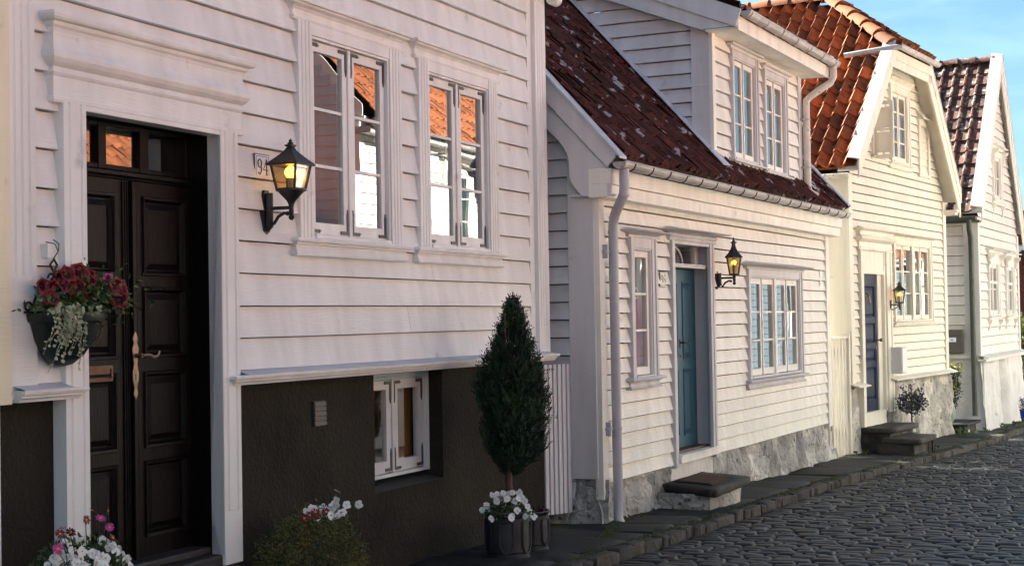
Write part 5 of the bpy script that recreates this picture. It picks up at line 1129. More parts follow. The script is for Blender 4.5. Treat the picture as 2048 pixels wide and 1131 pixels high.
# ================================================================== number plates and small signs
def text_part(P, body, size, loc, m, offset=0.0, sx=1.0, name='number'):
    cu = bpy.data.curves.new(name, 'FONT'); cu.body = body; cu.size = size; cu.align_x = 'CENTER'; cu.align_y = 'CENTER'; cu.extrude = 0.0015; cu.offset = offset
    to = bpy.data.objects.new('tmp_text', cu); COL.objects.link(to)
    dg = bpy.context.evaluated_depsgraph_get(); me = bpy.data.meshes.new_from_object(to.evaluated_get(dg)); bpy.data.objects.remove(to)
    me.materials.clear(); me.materials.append(M[m]); me.name = name
    a = me.attributes.new('tint', 'FLOAT', 'FACE'); a.data.foreach_set('value', [0.5]*len(me.polygons))
    o = bpy.data.objects.new(name, me); COL.objects.link(o); o.parent = P; o.location = loc; o.rotation_euler = (pi/2, 0, 0); o.scale = (sx, 1, 1)
    return o
def digit_strokes(mb, d, cx, cz, w, h, y):
    """old style numerals with thick and thin strokes"""
    def arc(x, z, rx, rz, a0, a1, t0, t1, n=20):
        P = []; Q = []
        for i in range(n+1):
            a = a0+(a1-a0)*i/n; t = abs(cos(a))*t0+(1-abs(cos(a)))*t1
            P.append((x+rx*cos(a), z+rz*sin(a))); Q.append((x+(rx-t)*cos(a), z+(rz-t)*sin(a)))
        for i in range(n): mb.plate([(P[i][0], y, P[i][1]), (P[i+1][0], y, P[i+1][1]), (Q[i+1][0], y, Q[i+1][1]), (Q[i][0], y, Q[i][1])], (0, -0.0015, 0))
    def bar(x0, z0, x1, z1, t):
        dx, dz = x1-x0, z1-z0; L = sqrt(dx*dx+dz*dz); nx, nz_ = -dz/L*t/2, dx/L*t/2
        mb.plate([(x0+nx, y, z0+nz_), (x1+nx, y, z1+nz_), (x1-nx, y, z1-nz_), (x0-nx, y, z0-nz_)], (0, -0.0015, 0))
    if d in '96':
        s = 1 if d == '9' else -1
        arc(cx, cz+s*h*0.20, w*0.5, h*0.29, 0, 2*pi, w*0.26, w*0.10)
        arc(cx-0.0*w, cz-s*h*0.02, w*0.5, h*0.48, 0 if s > 0 else pi, (-0.72*pi) if s > 0 else (pi-0.72*pi), w*0.26, w*0.12)
        mb.lathe2([(0, -w*.12), (w*.12, 0), (0, w*.12)], (cx-s*w*0.30, y-.001, cz-s*h*0.40), 10, 1, .1, 1)
    else:
        bar(cx+w*0.18, cz-h*0.5, cx+w*0.18, cz+h*0.5, w*0.26); bar(cx+w*0.16, cz+h*0.5, cx-w*0.5, cz-h*0.16, w*0.10); bar(cx-w*0.55, cz-h*0.18, cx+w*0.5, cz-h*0.18, w*0.10)
        bar(cx-w*0.08, cz-h*0.485, cx+w*0.44, cz-h*0.485, w*0.07)
def number_plate(F, x, z, w, h, body, m, lm, label, edge='rust', curved=True):
    T = tag(empty('number_plate', F.w(x, -0.022, z), F.rz), label, 'house number')
    mb = MB(); mb.box(-w/2, w/2, -0.004, 0.002, -h/2, h/2); mb.build('plate_back', edge, T, bevel=0.002)
    mb = MB(); mb.plate([(-w/2+.006, -0.0045, -h/2+.006), (w/2-.006, -0.0045, -h/2+.006), (w/2-.006, -0.0045, h/2-.006), (-w/2+.006, -0.0045, h/2-.006)], (0, -0.004, 0)); mb.build('plate', m, T, bevel=0.002)
    mb = MB()
    for (a, b, c, d) in ((-w/2+.014, w/2-.014, h/2-.018, h/2-.015), (-w/2+.014, w/2-.014, -h/2+.015, -h/2+.018), (-w/2+.014, -w/2+.017, -h/2+.018, h/2-.018), (w/2-.017, w/2-.014, -h/2+.018, h/2-.018)): mb.box(a, b, -.0093, -.0085, c, d)
    mb.build('plate_border', lm, T)
    mb = MB()
    for i, d in enumerate(body): digit_strokes(mb, d, (-0.5+i)*w*0.40, 0, w*0.30, h*0.62, -.0088)
    mb.build('number', lm, T)
number_plate(FA, -4.378, 2.688, 0.165, 0.155, '94', 'enamel', 'black', 'white enamel plate numbered 94 partly behind the near lantern')
number_plate(FB, 1.60, 2.115, 0.17, 0.145, '96', 'enamelcream', 'greenblack', 'cream plate numbered 96 between the narrow window and slate blue door', 'greenblack')
T = tag(empty('wall_plaque', FB.w(7.60, -0.022, 2.235), FB.rz), 'tiny white upright plaque high on the boards beside the far corner of house 96', 'plaque')
mb = MB(); mb.box(-0.04, 0.04, -0.006, 0, -0.11, 0.09); mb.build('plate', 'enamel', T, bevel=0.002)
mb = MB()
for k, wv in enumerate((.03, .022, .034, .026, .03)): mb.box(-wv/2, wv/2, -.0075, -.006, .045-k*.032, .06-k*.032)
mb.build('lettering', 'black', T)

# ================================================================== gates, fences, boxes
a0 = Vector((-0.035, 0.045)); a1 = Vector((0.285, -0.115)); dv = a1-a0
T = tag(empty('plank_gate', FA.w(a0.x, a0.y), FA.rz+atan2(dv.y, dv.x)), 'white upright plank gate closing the gap behind the potted conifer', 'gate')
mb = MB(); Lg = dv.length; n = 7; w = Lg/n
for i in range(n):
    mb.tint = R.random(); mb.box(i*w+.003, (i+1)*w-.003, -.012, .012, .085+R.uniform(-.004, .004), 1.365); mb.box(i*w-.0, i*w+.016, -.024, -.012, .085, 1.365)
mb.build('plank', 'gate', T, bevel=0.002)
mb = MB(); mb.box(0, Lg, .012, .04, .3, .4); mb.box(0, Lg, .012, .04, 1.05, 1.15); mb.build('rail', 'gate', T)
T = tag(empty('picket_fence', FB.w(8.12, 0.0), FB.rz), 'narrow cream picket fence between the dormer house and the cream house', 'fence')
mb = MB()
for i in range(5):
    x = 0.05+i*0.18; mb.tint = R.random(); mb.box(x, x+.10, -.012, .012, -.17, 1.42)
mb.build('picket', PC, T, bevel=.003)
mb = MB(); mb.box(0, .95, .012, .045, .1, .2); mb.box(0, .95, .012, .045, 1.2, 1.3); mb.box(0, .97, -.04, .05, 1.42, 1.45); mb.build('rail', PC, T, bevel=.003)
mb = MB(); mb.box(.86, .95, -.05, .05, -.2, 1.5); mb.build('post', PC, T, bevel=.004)
T = tag(empty('meter_cabinet', FC.w(1.78, 0.0, 0.86), FC.rz), 'pale grey metal cabinet on the cream wall right of the dark blue door', 'cabinet')
mb = MB(); mb.box(0, .27, -.21, 0, 0, .38); mb.build('cabinet_body', 'meter', T, bevel=.006)
mb = MB(); mb.box(.012, .258, -.222, -.21, .012, .37); mb.box(-.006, .276, -.226, 0, .38, .392); mb.build('cabinet_door', 'meter', T, bevel=.003)
T = tag(empty('mailbox', FD.w(0.0, 0.25, 1.02), FD.rz-pi/2), 'grey brown metal mailbox on the shaded side wall of the steep gable house', 'mailbox')
mb = MB(); mb.box(-0.30, 0.0, -.15, -.03, 0, .43); mb.build('box_body', 'mailbox', T, bevel=.008)
mb = MB(); mb.box(-.285, -.015, -.158, -.15, .015, .30); mb.box(-.29, -.01, -.16, -.15, .32, .42); mb.build('box_door', 'mailbox', T, bevel=.004)
mb = MB(); mb.box(-.25, -.11, -.164, -.158, .21, .29); mb.box(-.20, -.16, -.166, -.163, .24, .255) ; lb_ = mb.build('name_label', 'enamel', T)
mb = MB(); mb.ball((-.18, -.166, .245), .014, 8, 6, 1, .2, 1); mb.build('label_mark', 'black', lb_)

# ================================================================== steps
def slab_stone(mb, poly, z0, z1, seed, n=6, irr=0.012, edge=0.02):
    """thick worn slab: polygon outline subdivided and roughened"""
    P = []
    for i in range(len(poly)):
        a, b = Vector(poly[i]), Vector(poly[(i+1) % len(poly)])
        for k in range(n):
            p = a.lerp(b, k/n); P.append(p+Vector((noise.noise((p.x*5, p.y*5, seed))*irr*2, noise.noise((p.x*5, p.y*5, seed+9))*irr*2)))
    c = sum(P, Vector((0, 0)))/len(P); m = len(P)
    def ring(s, z): return [((p-c)*s+c).to_3d()+Vector((0, 0, z+noise.noise((p.x*4, p.y*4, seed+z*7))*irr*0.6)) for p in P]
    h = z1-z0
    rings = [ring(0.985, z0), ring(1.0, z0+h*.2), ring(1.006, z0+h*.6), ring(1.0, z1-h*.12), ring(0.985, z1), ring(0.6, z1+.002), ring(0.25, z1)]
    V = []; F = []
    for r in rings: V += r
    for q in range(len(rings)-1):
        for i in range(m): F.append((q*m+i, q*m+(i+1) % m, (q+1)*m+(i+1) % m, (q+1)*m+i))
    F.append(tuple(range((len(rings)-1)*m, len(rings)*m))); F.append(tuple(reversed(range(m))))
    mb.faces(V, F)
def rough_block(mb, x0, x1, y0, y1, z0, z1, seed):
    nx = max(2, int((x1-x0)/.06)); nzz = max(2, int((z1-z0)/.05)); ny = max(2, int((y1-y0)/.06))
    def P(p): 
        v = Vector(p); d = Vector((noise.noise(v*4+Vector((seed, 0, 0))), noise.noise(v*4+Vector((0, seed, 0))), 0))*.03; return v+d
    for i in range(nx):
        for k in range(nzz):
            q = [(x0+(x1-x0)*(i+a)/nx, y0, z0+(z1-z0)*(k+b)/nzz) for a, b in ((0, 0), (1, 0), (1, 1), (0, 1))]; mb.face([P(t) for t in q])
    for i in range(ny):
        for k in range(nzz):
            for xx in (x0, x1):
                q = [(xx, y0+(y1-y0)*(i+a)/ny, z0+(z1-z0)*(k+b)/nzz) for a, b in ((0, 0), (1, 0), (1, 1), (0, 1))]; mb.face([P(t) for t in q])
T = tag(empty('stone_step', FB.w(0, 0), FB.rz), 'single thick worn stone step with doormat before the slate blue door', 'step')
mb = MB(); slab_stone(mb, [(1.52, 0.0), (1.20, -.63), (2.40, -.61), (2.72, 0.0)], .105, .180, 3.3, 8, .012); mb.build('step_slab', 'step', T, smooth='all')
mb = MB(); rough_block(mb, 1.34, 2.30, -.53, 0.05, -.12, .115, 4.4); mb.build('step_base', 'rubble', T, smooth='all')
T = tag(empty('doormat', FB.w(0, 0, .187), FB.rz), 'brown coir doormat with black edge on the stone step', 'doormat')
q = [(1.66, -.08), (1.42, -.54), (2.14, -.53), (2.40, -.08)]
mb = MB(); mb.plate([(x, y, 0) for x, y in q], (0, 0, .010)); mb.build('mat_edge', 'matedge', T, bevel=.004)
c = Vector((sum(a for a, b in q)/4, sum(b for a, b in q)/4)); q2 = [(Vector(p)-c)*.90+c for p in q]
mb = MB(); mb.plate([(p.x, p.y, .008) for p in q2], (0, 0, .008)); mb.build('mat_pile', 'mat', T)
T = tag(empty('stone_steps', FC.w(0, 0), FC.rz), 'two old stone steps of unequal width leading to the dark blue door', 'steps')
mb = MB(); slab_stone(mb, [(.42, .02), (.42, -.46), (1.72, -.46), (1.78, .0)], .075, .145, 5.1); mb.build('step_slab', 'step', T, smooth='all')
mb = MB(); slab_stone(mb, [(.30, -.34), (.16, -.90), (1.24, -.85), (1.36, -.30)], -.055, .02, 6.2); mb.build('step_slab', 'step', T, smooth='all')
mb = MB(); rough_block(mb, .48, 1.62, -.40, .05, -.28, .08, 7.7); rough_block(mb, .26, .98, -.80, -.30, -.30, -.05, 8.1)
for k in range(7): mb.tint = R.random(); mb.box(.98+k*.033, .98+k*.033+.028, -.80+R.uniform(-.012, .012), -.35, -.28, -.05)
mb.build('step_base', 'step', T, smooth=False)
T = tag(empty('stone_platform', FD.w(0, 0), FD.rz), 'low slate topped stone platform in the gap before the steep gable house', 'platform')
mb = MB(); slab_stone(mb, [(-1.36, .0), (-.06, -.02), (-.06, .62), (-1.36, .66)], -.19, -.145, 9.2); mb.build('platform_slab', 'slab', T, smooth='all')
mb = MB(); rough_block(mb, -1.28, -.10, .05, .6, -.42, -.18, 2.1); mb.build('platform_base', 'step', T)

# ================================================================== plants
rp_ = random.Random(17)
def leafquad(mb, p, d, w, L, rnd, fold=0.0):
    d = Vector(d).normalized(); s = d.cross(Vector((rnd.gauss(0, 1), rnd.gauss(0, 1), rnd.gauss(0, 1)))).normalized()
    m = p+d*L*0.5; n = d.cross(s)
    mb.tint = min(1, max(0, rnd.gauss(.5, .25)))
    mb.face([p, m+s*w/2+n*fold, p+d*L, m-s*w/2+n*fold])
def rdir(rnd, up=0.0):
    v = Vector((rnd.gauss(0, 1), rnd.gauss(0, 1), rnd.gauss(0, 1)+up)); return v.normalized()
def bloom(kind):
    mb = MB(); rnd = random.Random(kind)
    if kind == 'pansy':
        for k, a in enumerate((90, 35, 145, 215, 325, 270)):
            if k == 0: continue
            a = radians(a); c = Vector((cos(a)*.011, sin(a)*.011, 0)); r = .0125
            mb.face([c+Vector((r*cos(t), r*sin(t), .003*cos(2*t)+.001*k)) for t in [2*pi*i/8 for i in range(8)]])
        mb.mi = 1; mb.face([Vector((.004*cos(t), .004*sin(t)-.002, .007)) for t in [2*pi*i/6 for i in range(6)]])
    elif kind == 'petunia':
        n = 20; V = []
        for (r, z, fr) in ((.005, -.03, 0), (.012, -.006, 0), (.026, .004, .12), (.036, .002, .2)):
            for i in range(n):
                t = 2*pi*i/n; q = r*(1-fr*abs(sin(2.5*t))); V.append((q*cos(t), q*sin(t), z+.004*sin(5*t)*(r/.036)+rnd.gauss(0, .001)))
        for k in range(3):
            mb.mi = 1 if k == 0 else 0
            mb.tint = (.2, .35, .75)[k]
            i0 = len(mb.v)
            mb.faces(V[k*n:(k+2)*n], [(i, (i+1) % n, n+(i+1) % n, n+i) for i in range(n)])
        mb.mi = 1; mb.face([(.009*cos(2*pi*i/8), .009*sin(2*pi*i/8), -.007) for i in range(8)])
    else:
        n = 13
        for i in range(n):
            t = 2*pi*i/n+rnd.gauss(0, .05); d = Vector((cos(t), sin(t), rnd.uniform(-.1, .15))); s = Vector((-sin(t), cos(t), 0)); mb.tint = rnd.uniform(.3, .8)
            mb.face([d*.006-s*.002, d*.02-s*.0045, d*.028, d*.02+s*.0045, d*.006+s*.002])
        mb.mi = 1; mb.ball((0, 0, 0), .007, 8, 4, 1, 1, .5)
    return mb
def scatter_blooms(P, proto, spots, rnd, face=(0, -1, .4), jitter=.5, sc=(.85, 1.15), m=None):
    """spots: local positions; every bloom is its own child sharing the mesh of the first"""
    first = proto; out = []
    for p in spots:
        d = (Vector(face).normalized()+Vector((rnd.gauss(0, jitter), rnd.gauss(0, jitter), rnd.gauss(0, jitter)))).normalized()
        e = d.to_track_quat('Z', 'Y').to_euler(); e.rotate_axis('Z', rnd.uniform(0, 6))
        k = rnd.uniform(*sc)
        if first.parent is None:
            first.parent = P; first.location = p; first.rotation_euler = e; first.scale = (k, k, k); out.append(first)
        else: out.append(dup(proto, P, p, e, (k, k, k)))
    return out
def new_bloom(kind, mats): return bloom(kind).build('flower', mats)
VIEW = lambda F: (-(F.ax.y), 0, 0)
def facing_cam(F):          # local direction from the facade towards the lens
    return (-0.86, -0.5, .1)
def planter(P, c, r, h, m='lilac', panels=True):
    mb = MB(); mb.lathe([(r*.86, 0), (r*.93, .004), (r*.95, .018), (r*.90, .026), (r*.90, .05), (r*.965, .06), (r*.965, h*.86), (r*.93, h*.88), (r*.96, h*.92), (r*1.03, h*.95), (r*1.05, h*.975), (r*1.02, h), (r*.93, h), (r*.92, h-.03), (.01, h-.03)], c, 40)
    if panels:
        for k in range(6):
            a = 2*pi*k/6+.35; w = .30
            def q(t, z, dr=.006): return (c[0]+(r*.965+dr)*cos(a+t), c[1]+(r*.965+dr)*sin(a+t), c[2]+z)
            for s in (-1, 1): mb.tube([q(s*w, h*.80), q(s*w, h*.30), q(s*w*.45, h*.17)], .006, 6)
            mb.tube([q(-w*.45, h*.17), q(0, h*.15), q(w*.45, h*.17)], .006, 6); mb.tube([q(-w, h*.80), q(0, h*.82), q(w, h*.80)], .006, 6)
    pot = mb.build('pot', m, P, smooth=True)
    mb = MB(); mb.lathe2([(r*.92, 0), (r*.5, .012), (0, .016)], (c[0], c[1], c[2]+h-.03), 20, 1, 1, 1); mb.build('soil', 'soil', pot)
    return pot
# --- conifer standard in a lead planter
pc = FB.w(-2.26, -.21, 0); T = tag(empty('potted_conifer', (pc.x, pc.y, .035), FA.rz), 'tall dark clipped conifer on a bare leaning stem in grey planter edged with white pansies', 'potted tree')
planter(T, (0, 0, 0), .168, .345)
mb = MB(); mb.tube([(.10, .03, .30), (.085, .02, .42), (.05, .01, .55), (.03, 0, .66), (.04, 0, .9), (.02, 0, 1.3), (.0, 0, 1.75)], [.030, .027, .025, .024, .018, .012, .004], 10); mb.build('trunk', 'bark', T, smooth=True)
prof = [(0.585, .03), (.67, .12), (.77, .19), (.86, .235), (.97, .26), (1.10, .268), (1.24, .25), (1.36, .215), (1.48, .175), (1.58, .125), (1.68, .08), (1.77, .045), (1.87, .006)]
def rad(z):
    for (a, b), (c, d) in zip(prof, prof[1:]):
        if a <= z <= c: return .93*(b+(d-b)*(z-a)/(c-a))
    return 0
mb = MB(); n = 0
while n < 6500:
    z = rp_.uniform(.585, 1.86); a = rp_.uniform(0, 2*pi); Rz_ = rad(z)
    lump = .98+.52*noise.noise((cos(a)*1.7, sin(a)*1.7, z*3.8))+.14*noise.noise((cos(a)*6, sin(a)*6, z*11))
    if rp_.random() > (Rz_/.3)**.7+.05: continue
    r = Rz_*lump*sqrt(rp_.uniform(.12, 1.0))*(1 if rp_.random() < .93 else rp_.uniform(1.05, 1.22)); n += 1
    p = Vector((.085+.045*(z-.6)+r*cos(a), r*sin(a), z))
    d = Vector((cos(a)*.55, sin(a)*.55, .85+rp_.gauss(0, .2)))+rdir(rp_)*.35; d.normalize()
    s = d.cross(rdir(rp_)).normalized(); L = rp_.uniform(.035, .085)
    tt = min(1, max(0, rp_.gauss(.45, .22)+.25*(noise.noise((p.x*9, p.y*9, p.z*9)))))
    for k in range(7):
        t = k/6; b = p+d*L*t*.8; sd = (d*.8+s*(1 if k % 2 else -1)*.8).normalized() if k < 6 else d
        ll = L*(.5-.25*t); nn = d.cross(sd).normalized(); wv = .0045
        mb.tint = tt; mb.face([b, b+sd*ll*.5+nn*wv+s*wv, b+sd*ll, b+sd*ll*.5-nn*wv-s*wv])
mb.build('foliage', 'conifer', T)
mb = MB(); rl = random.Random(5); sp = []
for k in range(420):
    a = rl.uniform(0, 2*pi); r = .17*sqrt(rl.random()); zz = .33+.10*(1-(r/.18)**2)*rl.uniform(.3, 1.1)
    leafquad(mb, Vector((r*cos(a)*1.1, r*sin(a)*1.1, zz-.02)), rdir(rl, .8)+Vector((cos(a), sin(a), 0))*.6, .016, .035, rl)
mb.build('leaves', 'leaf', T)
for k in range(46):
    a = rl.uniform(0, 2*pi); r = .19*sqrt(rl.random()); zz = .345+.135*(1-(r/.2)**2)+rl.uniform(-.03, .02)-(.035 if r > .13 else 0)
    sp.append((r*cos(a)*1.05-.01, r*sin(a)*1.05, zz))
scatter_blooms(T, new_bloom('pansy', ['petalwhite', 'yellow']), sp, rl, (-.75, -.5, .45), .4, (.95, 1.3))
# --- smaller planter behind it
pc = FB.w(-1.86, -.20, 0); T = tag(empty('potted_plant', (pc.x, pc.y, .035), FB.rz), 'low dark red leaved plant in smaller grey planter tucked behind the conifer pot', 'potted plant')
planter(T, (0, 0, 0), .145, .30)
mb = MB()
for k in range(160):
    a = rl.uniform(0, 2*pi); r = .12*sqrt(rl.random()); leafquad(mb, Vector((r*cos(a), r*sin(a), .27)), rdir(rl, 1.0), .025, rl.uniform(.03, .07), rl)
mb.build('leaves', 'redleaf', T)
# --- olive bush with pansies and red daisies
pc = FA.w(-4.31, -.30, 0); T = tag(empty('potted_bush', (pc.x, pc.y, .09), FA.rz), 'rounded olive bush with white pansies and red daisies on top, before the basement wall', 'potted plant')
planter(T, (0, 0, 0), .17, .22)
mb = MB(); rl = random.Random(6)
for k in range(9500):
    v = rdir(rl); v.z = abs(v.z); r = rl.uniform(.45, 1.0)**.5*(1+.16*noise.noise(v*3))
    p = Vector((v.x*.42*r, v.y*.30*r, .14+v.z*.44*r)); leafquad(mb, p, rdir(rl)+v, rl.uniform(.006, .011), rl.uniform(.011, .02), rl)
for k in range(60):
    v = rdir(rl); v.z = abs(v.z); p = Vector((v.x*.36, v.y*.27, .14+v.z*.37)); q = p+v*rl.uniform(.05, .12)+Vector((0, 0, .03)); mb.tint = .3; mb.tube([p, (p+q)/2+rdir(rl)*.008, q], .0012, 3, cap=False)
    for j in range(5): leafquad(mb, p.lerp(q, j/4), rdir(rl), .008, .013, rl)
mb.build('foliage', 'leafolive', T)
sp = []
for k in range(26): sp.append((rl.gauss(.05, .09), rl.gauss(-.06, .05), .55+rl.gauss(.0, .022)))
for k in range(5): sp.append((.19+rl.gauss(0, .03), -.05, .61+rl.gauss(0, .025)))
scatter_blooms(T, new_bloom('pansy', ['petalwhite', 'yellow']), sp, rl, (-.75, -.5, .45), .4, (.95, 1.25))
mb = MB()
for p in sp: leafquad(mb, Vector(p)+Vector((0, .01, -.03)), rdir(rl, .5), .014, .03, rl); mb.tube([(p[0], p[1]+.01, .45), (p[0], p[1]+.004, p[2]-.004)], .0014, 4, cap=False)
for k in range(200): leafquad(mb, Vector((rl.gauss(.06, .10), rl.gauss(-.05, .05), .50+rl.gauss(.01, .03))), rdir(rl, .5), .014, .03, rl)
mb.build('pansy_leaves', 'leaf', T)
scatter_blooms(T, new_bloom('daisy', ['petalred', 'yellow']), [(-.16, -.08, .555), (-.13, -.1, .57), (-.10, -.09, .545), (-.03, -.11, .56), (-.19, -.06, .54)], rl, (-.6, -.5, .6), .3, (.9, 1.15))
# --- pansies and daisies by the door
pc = FA.w(-6.43, -.32, 0); T = tag(empty('potted_flowers', (pc.x, pc.y, .07), FA.rz), 'white pansies with red and magenta daisies on long stems beside the near black door', 'potted plant')
planter(T, (0, 0, 0), .20, .40)
mb = MB(); rl = random.Random(12); sp = []
for k in range(1300):
    v = rdir(rl); v.z = abs(v.z); p = Vector((v.x*.27, v.y*.24, .40+v.z*.27))*rl.uniform(.85, 1.0)+Vector((0, 0, .04)); leafquad(mb, p, rdir(rl, .3)+v, .016, .032, rl)
mb.build('leaves', 'leaf', T)
for k in range(62):
    u = rl.uniform(-1, 1); v = Vector((u, -abs(rl.gauss(.5, .3)), rl.uniform(.35, 1.1))).normalized(); sp.append((v.x*.28, v.y*.25, .44+v.z*.27))
scatter_blooms(T, new_bloom('pansy', ['petalwhite', 'yellow']), sp, rl, (-.5, -.7, .35), .35, (.9, 1.15))
dr_ = [(-.02, -.1, .84, 'r'), (.015, -.12, .80, 'm'), (-.06, -.1, .80, 'r'), (.12, -.08, .82, 'r'), (.08, -.12, .75, 'm'), (.09, -.13, .70, 'r'), (-.20, -.08, .78, 'm'), (-.24, -.1, .76, 'r'), (-.28, -.12, .70, 'm'), (-.18, -.11, .76, 'r')]
mb = MB()
for (x, y, z, c) in dr_:
    mb.tube([(x*.5, y*.6, .45), (x*.8, y*.9, z*.62+.2), (x, y+.006, z-.004)], .0022, 5, cap=False)
    for j in range(3): leafquad(mb, Vector((x*.8, y*.85, z-.10-.03*j)), rdir(rl, .6), .012, .04, rl)
mb.build('stems', 'leafdark', T)
scatter_blooms(T, new_bloom('daisy', ['petalred', 'yellow']), [d[:3] for d in dr_ if d[3] == 'r'], rl, (-.35, -.7, .6), .5, (.8, 1.05))
scatter_blooms(T, new_bloom('daisy', ['petalmagenta', 'yellow']), [d[:3] for d in dr_ if d[3] == 'm'], rl, (-.35, -.8, .4), .5, (.8, 1.05))
# --- hanging half basket
pb = FA.w(-6.235, -.055, 0); T = tag(empty('hanging_basket', pb, FA.rz), 'black half round wall basket of dark red petunias and silvery trails by near door', 'hanging planter')
mb = MB(); n = 28; rings = [(.03, 1.565), (.07, 1.575), (.125, 1.62), (.175, 1.69), (.203, 1.765), (.208, 1.775), (.216, 1.78), (.226, 1.81), (.226, 1.818), (.21, 1.818), (.205, 1.79)]
V = []; F = []
for r, z in rings:
    for i in range(n+1):
        a = pi+pi*i/n; q = r*(1-.025*(0.5+.5*cos(a*26))*(1 if z < 1.78 else 0)); V.append((q*cos(a), q*sin(a)*.95, z))
for q in range(len(rings)-1):
    for i in range(n): F.append((q*(n+1)+i, q*(n+1)+i+1, (q+1)*(n+1)+i+1, (q+1)*(n+1)+i))
mb.faces(V, F); mb.face([(r*1.0, 0.0, z) for r, z in rings[:8]]+[(-r, 0.0, z) for r, z in reversed(rings[:8])]); bk = mb.build('basket', 'basket', T, smooth=True)
mb = MB(); mb.face([(.19*cos(pi+pi*i/14), .18*sin(pi+pi*i/14), 1.80) for i in range(15)]); mb.build('soil', 'soil', bk)
mb = MB(); ir = .006
mb.tube([(-.03+.0, .0, 2.08), (-.055, 0, 2.055), (-.03, 0, 2.02), (-.005, 0, 2.055), (-.03, 0, 2.085)], ir, 6)
mb.tube([(-.03, 0, 2.02), (-.03, 0, 1.99), (-.09, -.005, 1.955), (-.17, -.01, 1.90), (-.20, -.01, 1.83)], ir, 6); mb.tube([(-.03, 0, 1.99), (.03, -.005, 1.955), (.12, -.01, 1.90), (.17, -.01, 1.83)], ir, 6)
for s in (-1, 1): mb.tube([(-.03+s*(.02+.028*(1-k/12)*cos(k*.55)), -.004, 1.99+.028*(1-k/14)*sin(k*.55)) for k in range(12)], ir*.8, 5)
mb.tube([(-.20, -.012, 1.83)]+[(-.225+.028*cos(k*.5)*(1-k/20), -.012, 1.85+.028*sin(k*.5)*(1-k/20)) for k in range(13)], ir, 6); mb.tube([(-.25, -.012, 1.826), (.2, -.012, 1.826)], ir, 6)
mb.tube([(-.03, 0, 2.085), (-.02, -.02, 2.12), (-.05, -.025, 2.155), (-.06, 0.02, 2.165)], .0028, 5); mb.tube([(-.02, -.02, 2.12), (-.025, -.03, 2.155), (-.055, -.02, 2.175)], .0028, 5)
mb.build('scroll_bracket', 'iron', T, smooth=True)
mb = MB(); mb.box(-.085, -.05, -.012, .04, 2.085, 2.155); mb.build('hook_plate', PA, T, bevel=.003)
mb = MB(); mb.tube([(.20+.0, -.03, 1.70), (.225, -.05, 1.69), (.245, -.06, 1.72), (.25, -.06, 1.77), (.235, -.05, 1.81)], .007, 6); mb.build('twine', 'bark', T, smooth=True)
mb = MB(); rl = random.Random(14)
for k in range(1300):
    p = Vector((rl.gauss(.12, .11), -.10+rl.gauss(0, .07), 1.88+rl.gauss(.02, .05))); leafquad(mb, p, rdir(rl, .2), .018, .034, rl)
for k in range(500):
    p = Vector((rl.gauss(-.02, .12), -.09+rl.gauss(0, .05), 1.84+rl.gauss(.02, .025))); leafquad(mb, p, rdir(rl, .2), .018, .034, rl)
mb.build('leaves', 'leaf', T)
pet = [(-.20, -.08, 1.95), (-.17, -.10, 1.945), (-.185, -.11, 1.89), (-.10, -.12, 1.95), (-.06, -.13, 1.945), (-.02, -.13, 1.95), (-.05, -.10, 2.01), (.0, -.10, 2.0), (.04, -.11, 2.0), (.07, -.12, 1.97), (.06, -.15, 1.915), (.05, -.08, 2.02), (.10, -.1, 2.0), (.09, -.08, 2.03), (.16, -.22, 1.95), (.19, -.22, 1.935), (.205, -.20, 1.95), (.17, -.23, 1.885), (.20, -.21, 1.88), (-.08, -.08, 2.0), (.13, -.1, 1.97)]
scatter_blooms(T, new_bloom('petunia', ['petalred', 'darkeye']), pet, rl, (-.30, -.9, .15), .33, (1.2, 1.5))
scatter_blooms(T, new_bloom('petunia', ['petalmagenta', 'darkeye']), [(.225, -.21, 1.855), (.215, -.21, 1.875), (.15, -.18, 1.99), (.245, -.19, 1.94)], rl, (.1, -.9, .1), .4, (.55, .8))
mb = MB()
for k in range(34):
    x = rl.gauss(-.125, .055); y = -.175+rl.gauss(0, .02); z = 1.85+rl.gauss(0, .015); L = abs(rl.gauss(.16, .09)); P_ = [Vector((x, y+.04, z))]
    m_ = 9; dx = rl.gauss(0, .05)
    for j in range(m_):
        t = (j+1)/m_; P_.append(Vector((x+dx*t+rl.gauss(0, .004), y-.02*sin(min(1, t*2)*pi/2)+.05*t*t, z-L*t)))
    mb.tint = .55; mb.tube(P_, .0014, 4, cap=False)
    for p in P_[1:]:
        for w_ in range(2 if p.z > 1.72 else 1):
            if rl.random() < .85:
                q = p+rdir(rl)*.008; nrm = (Vector((-.3, -.8, .5))+rdir(rl)*.6).normalized(); a = nrm.orthogonal().normalized(); b = nrm.cross(a); r = rl.uniform(.006, .011); mb.tint = rl.uniform(.2, .9)
                mb.face([q+a*r*cos(2*pi*i/7)+b*r*sin(2*pi*i/7) for i in range(7)])
mb.build('trailing_foliage', 'leafsilver', T)
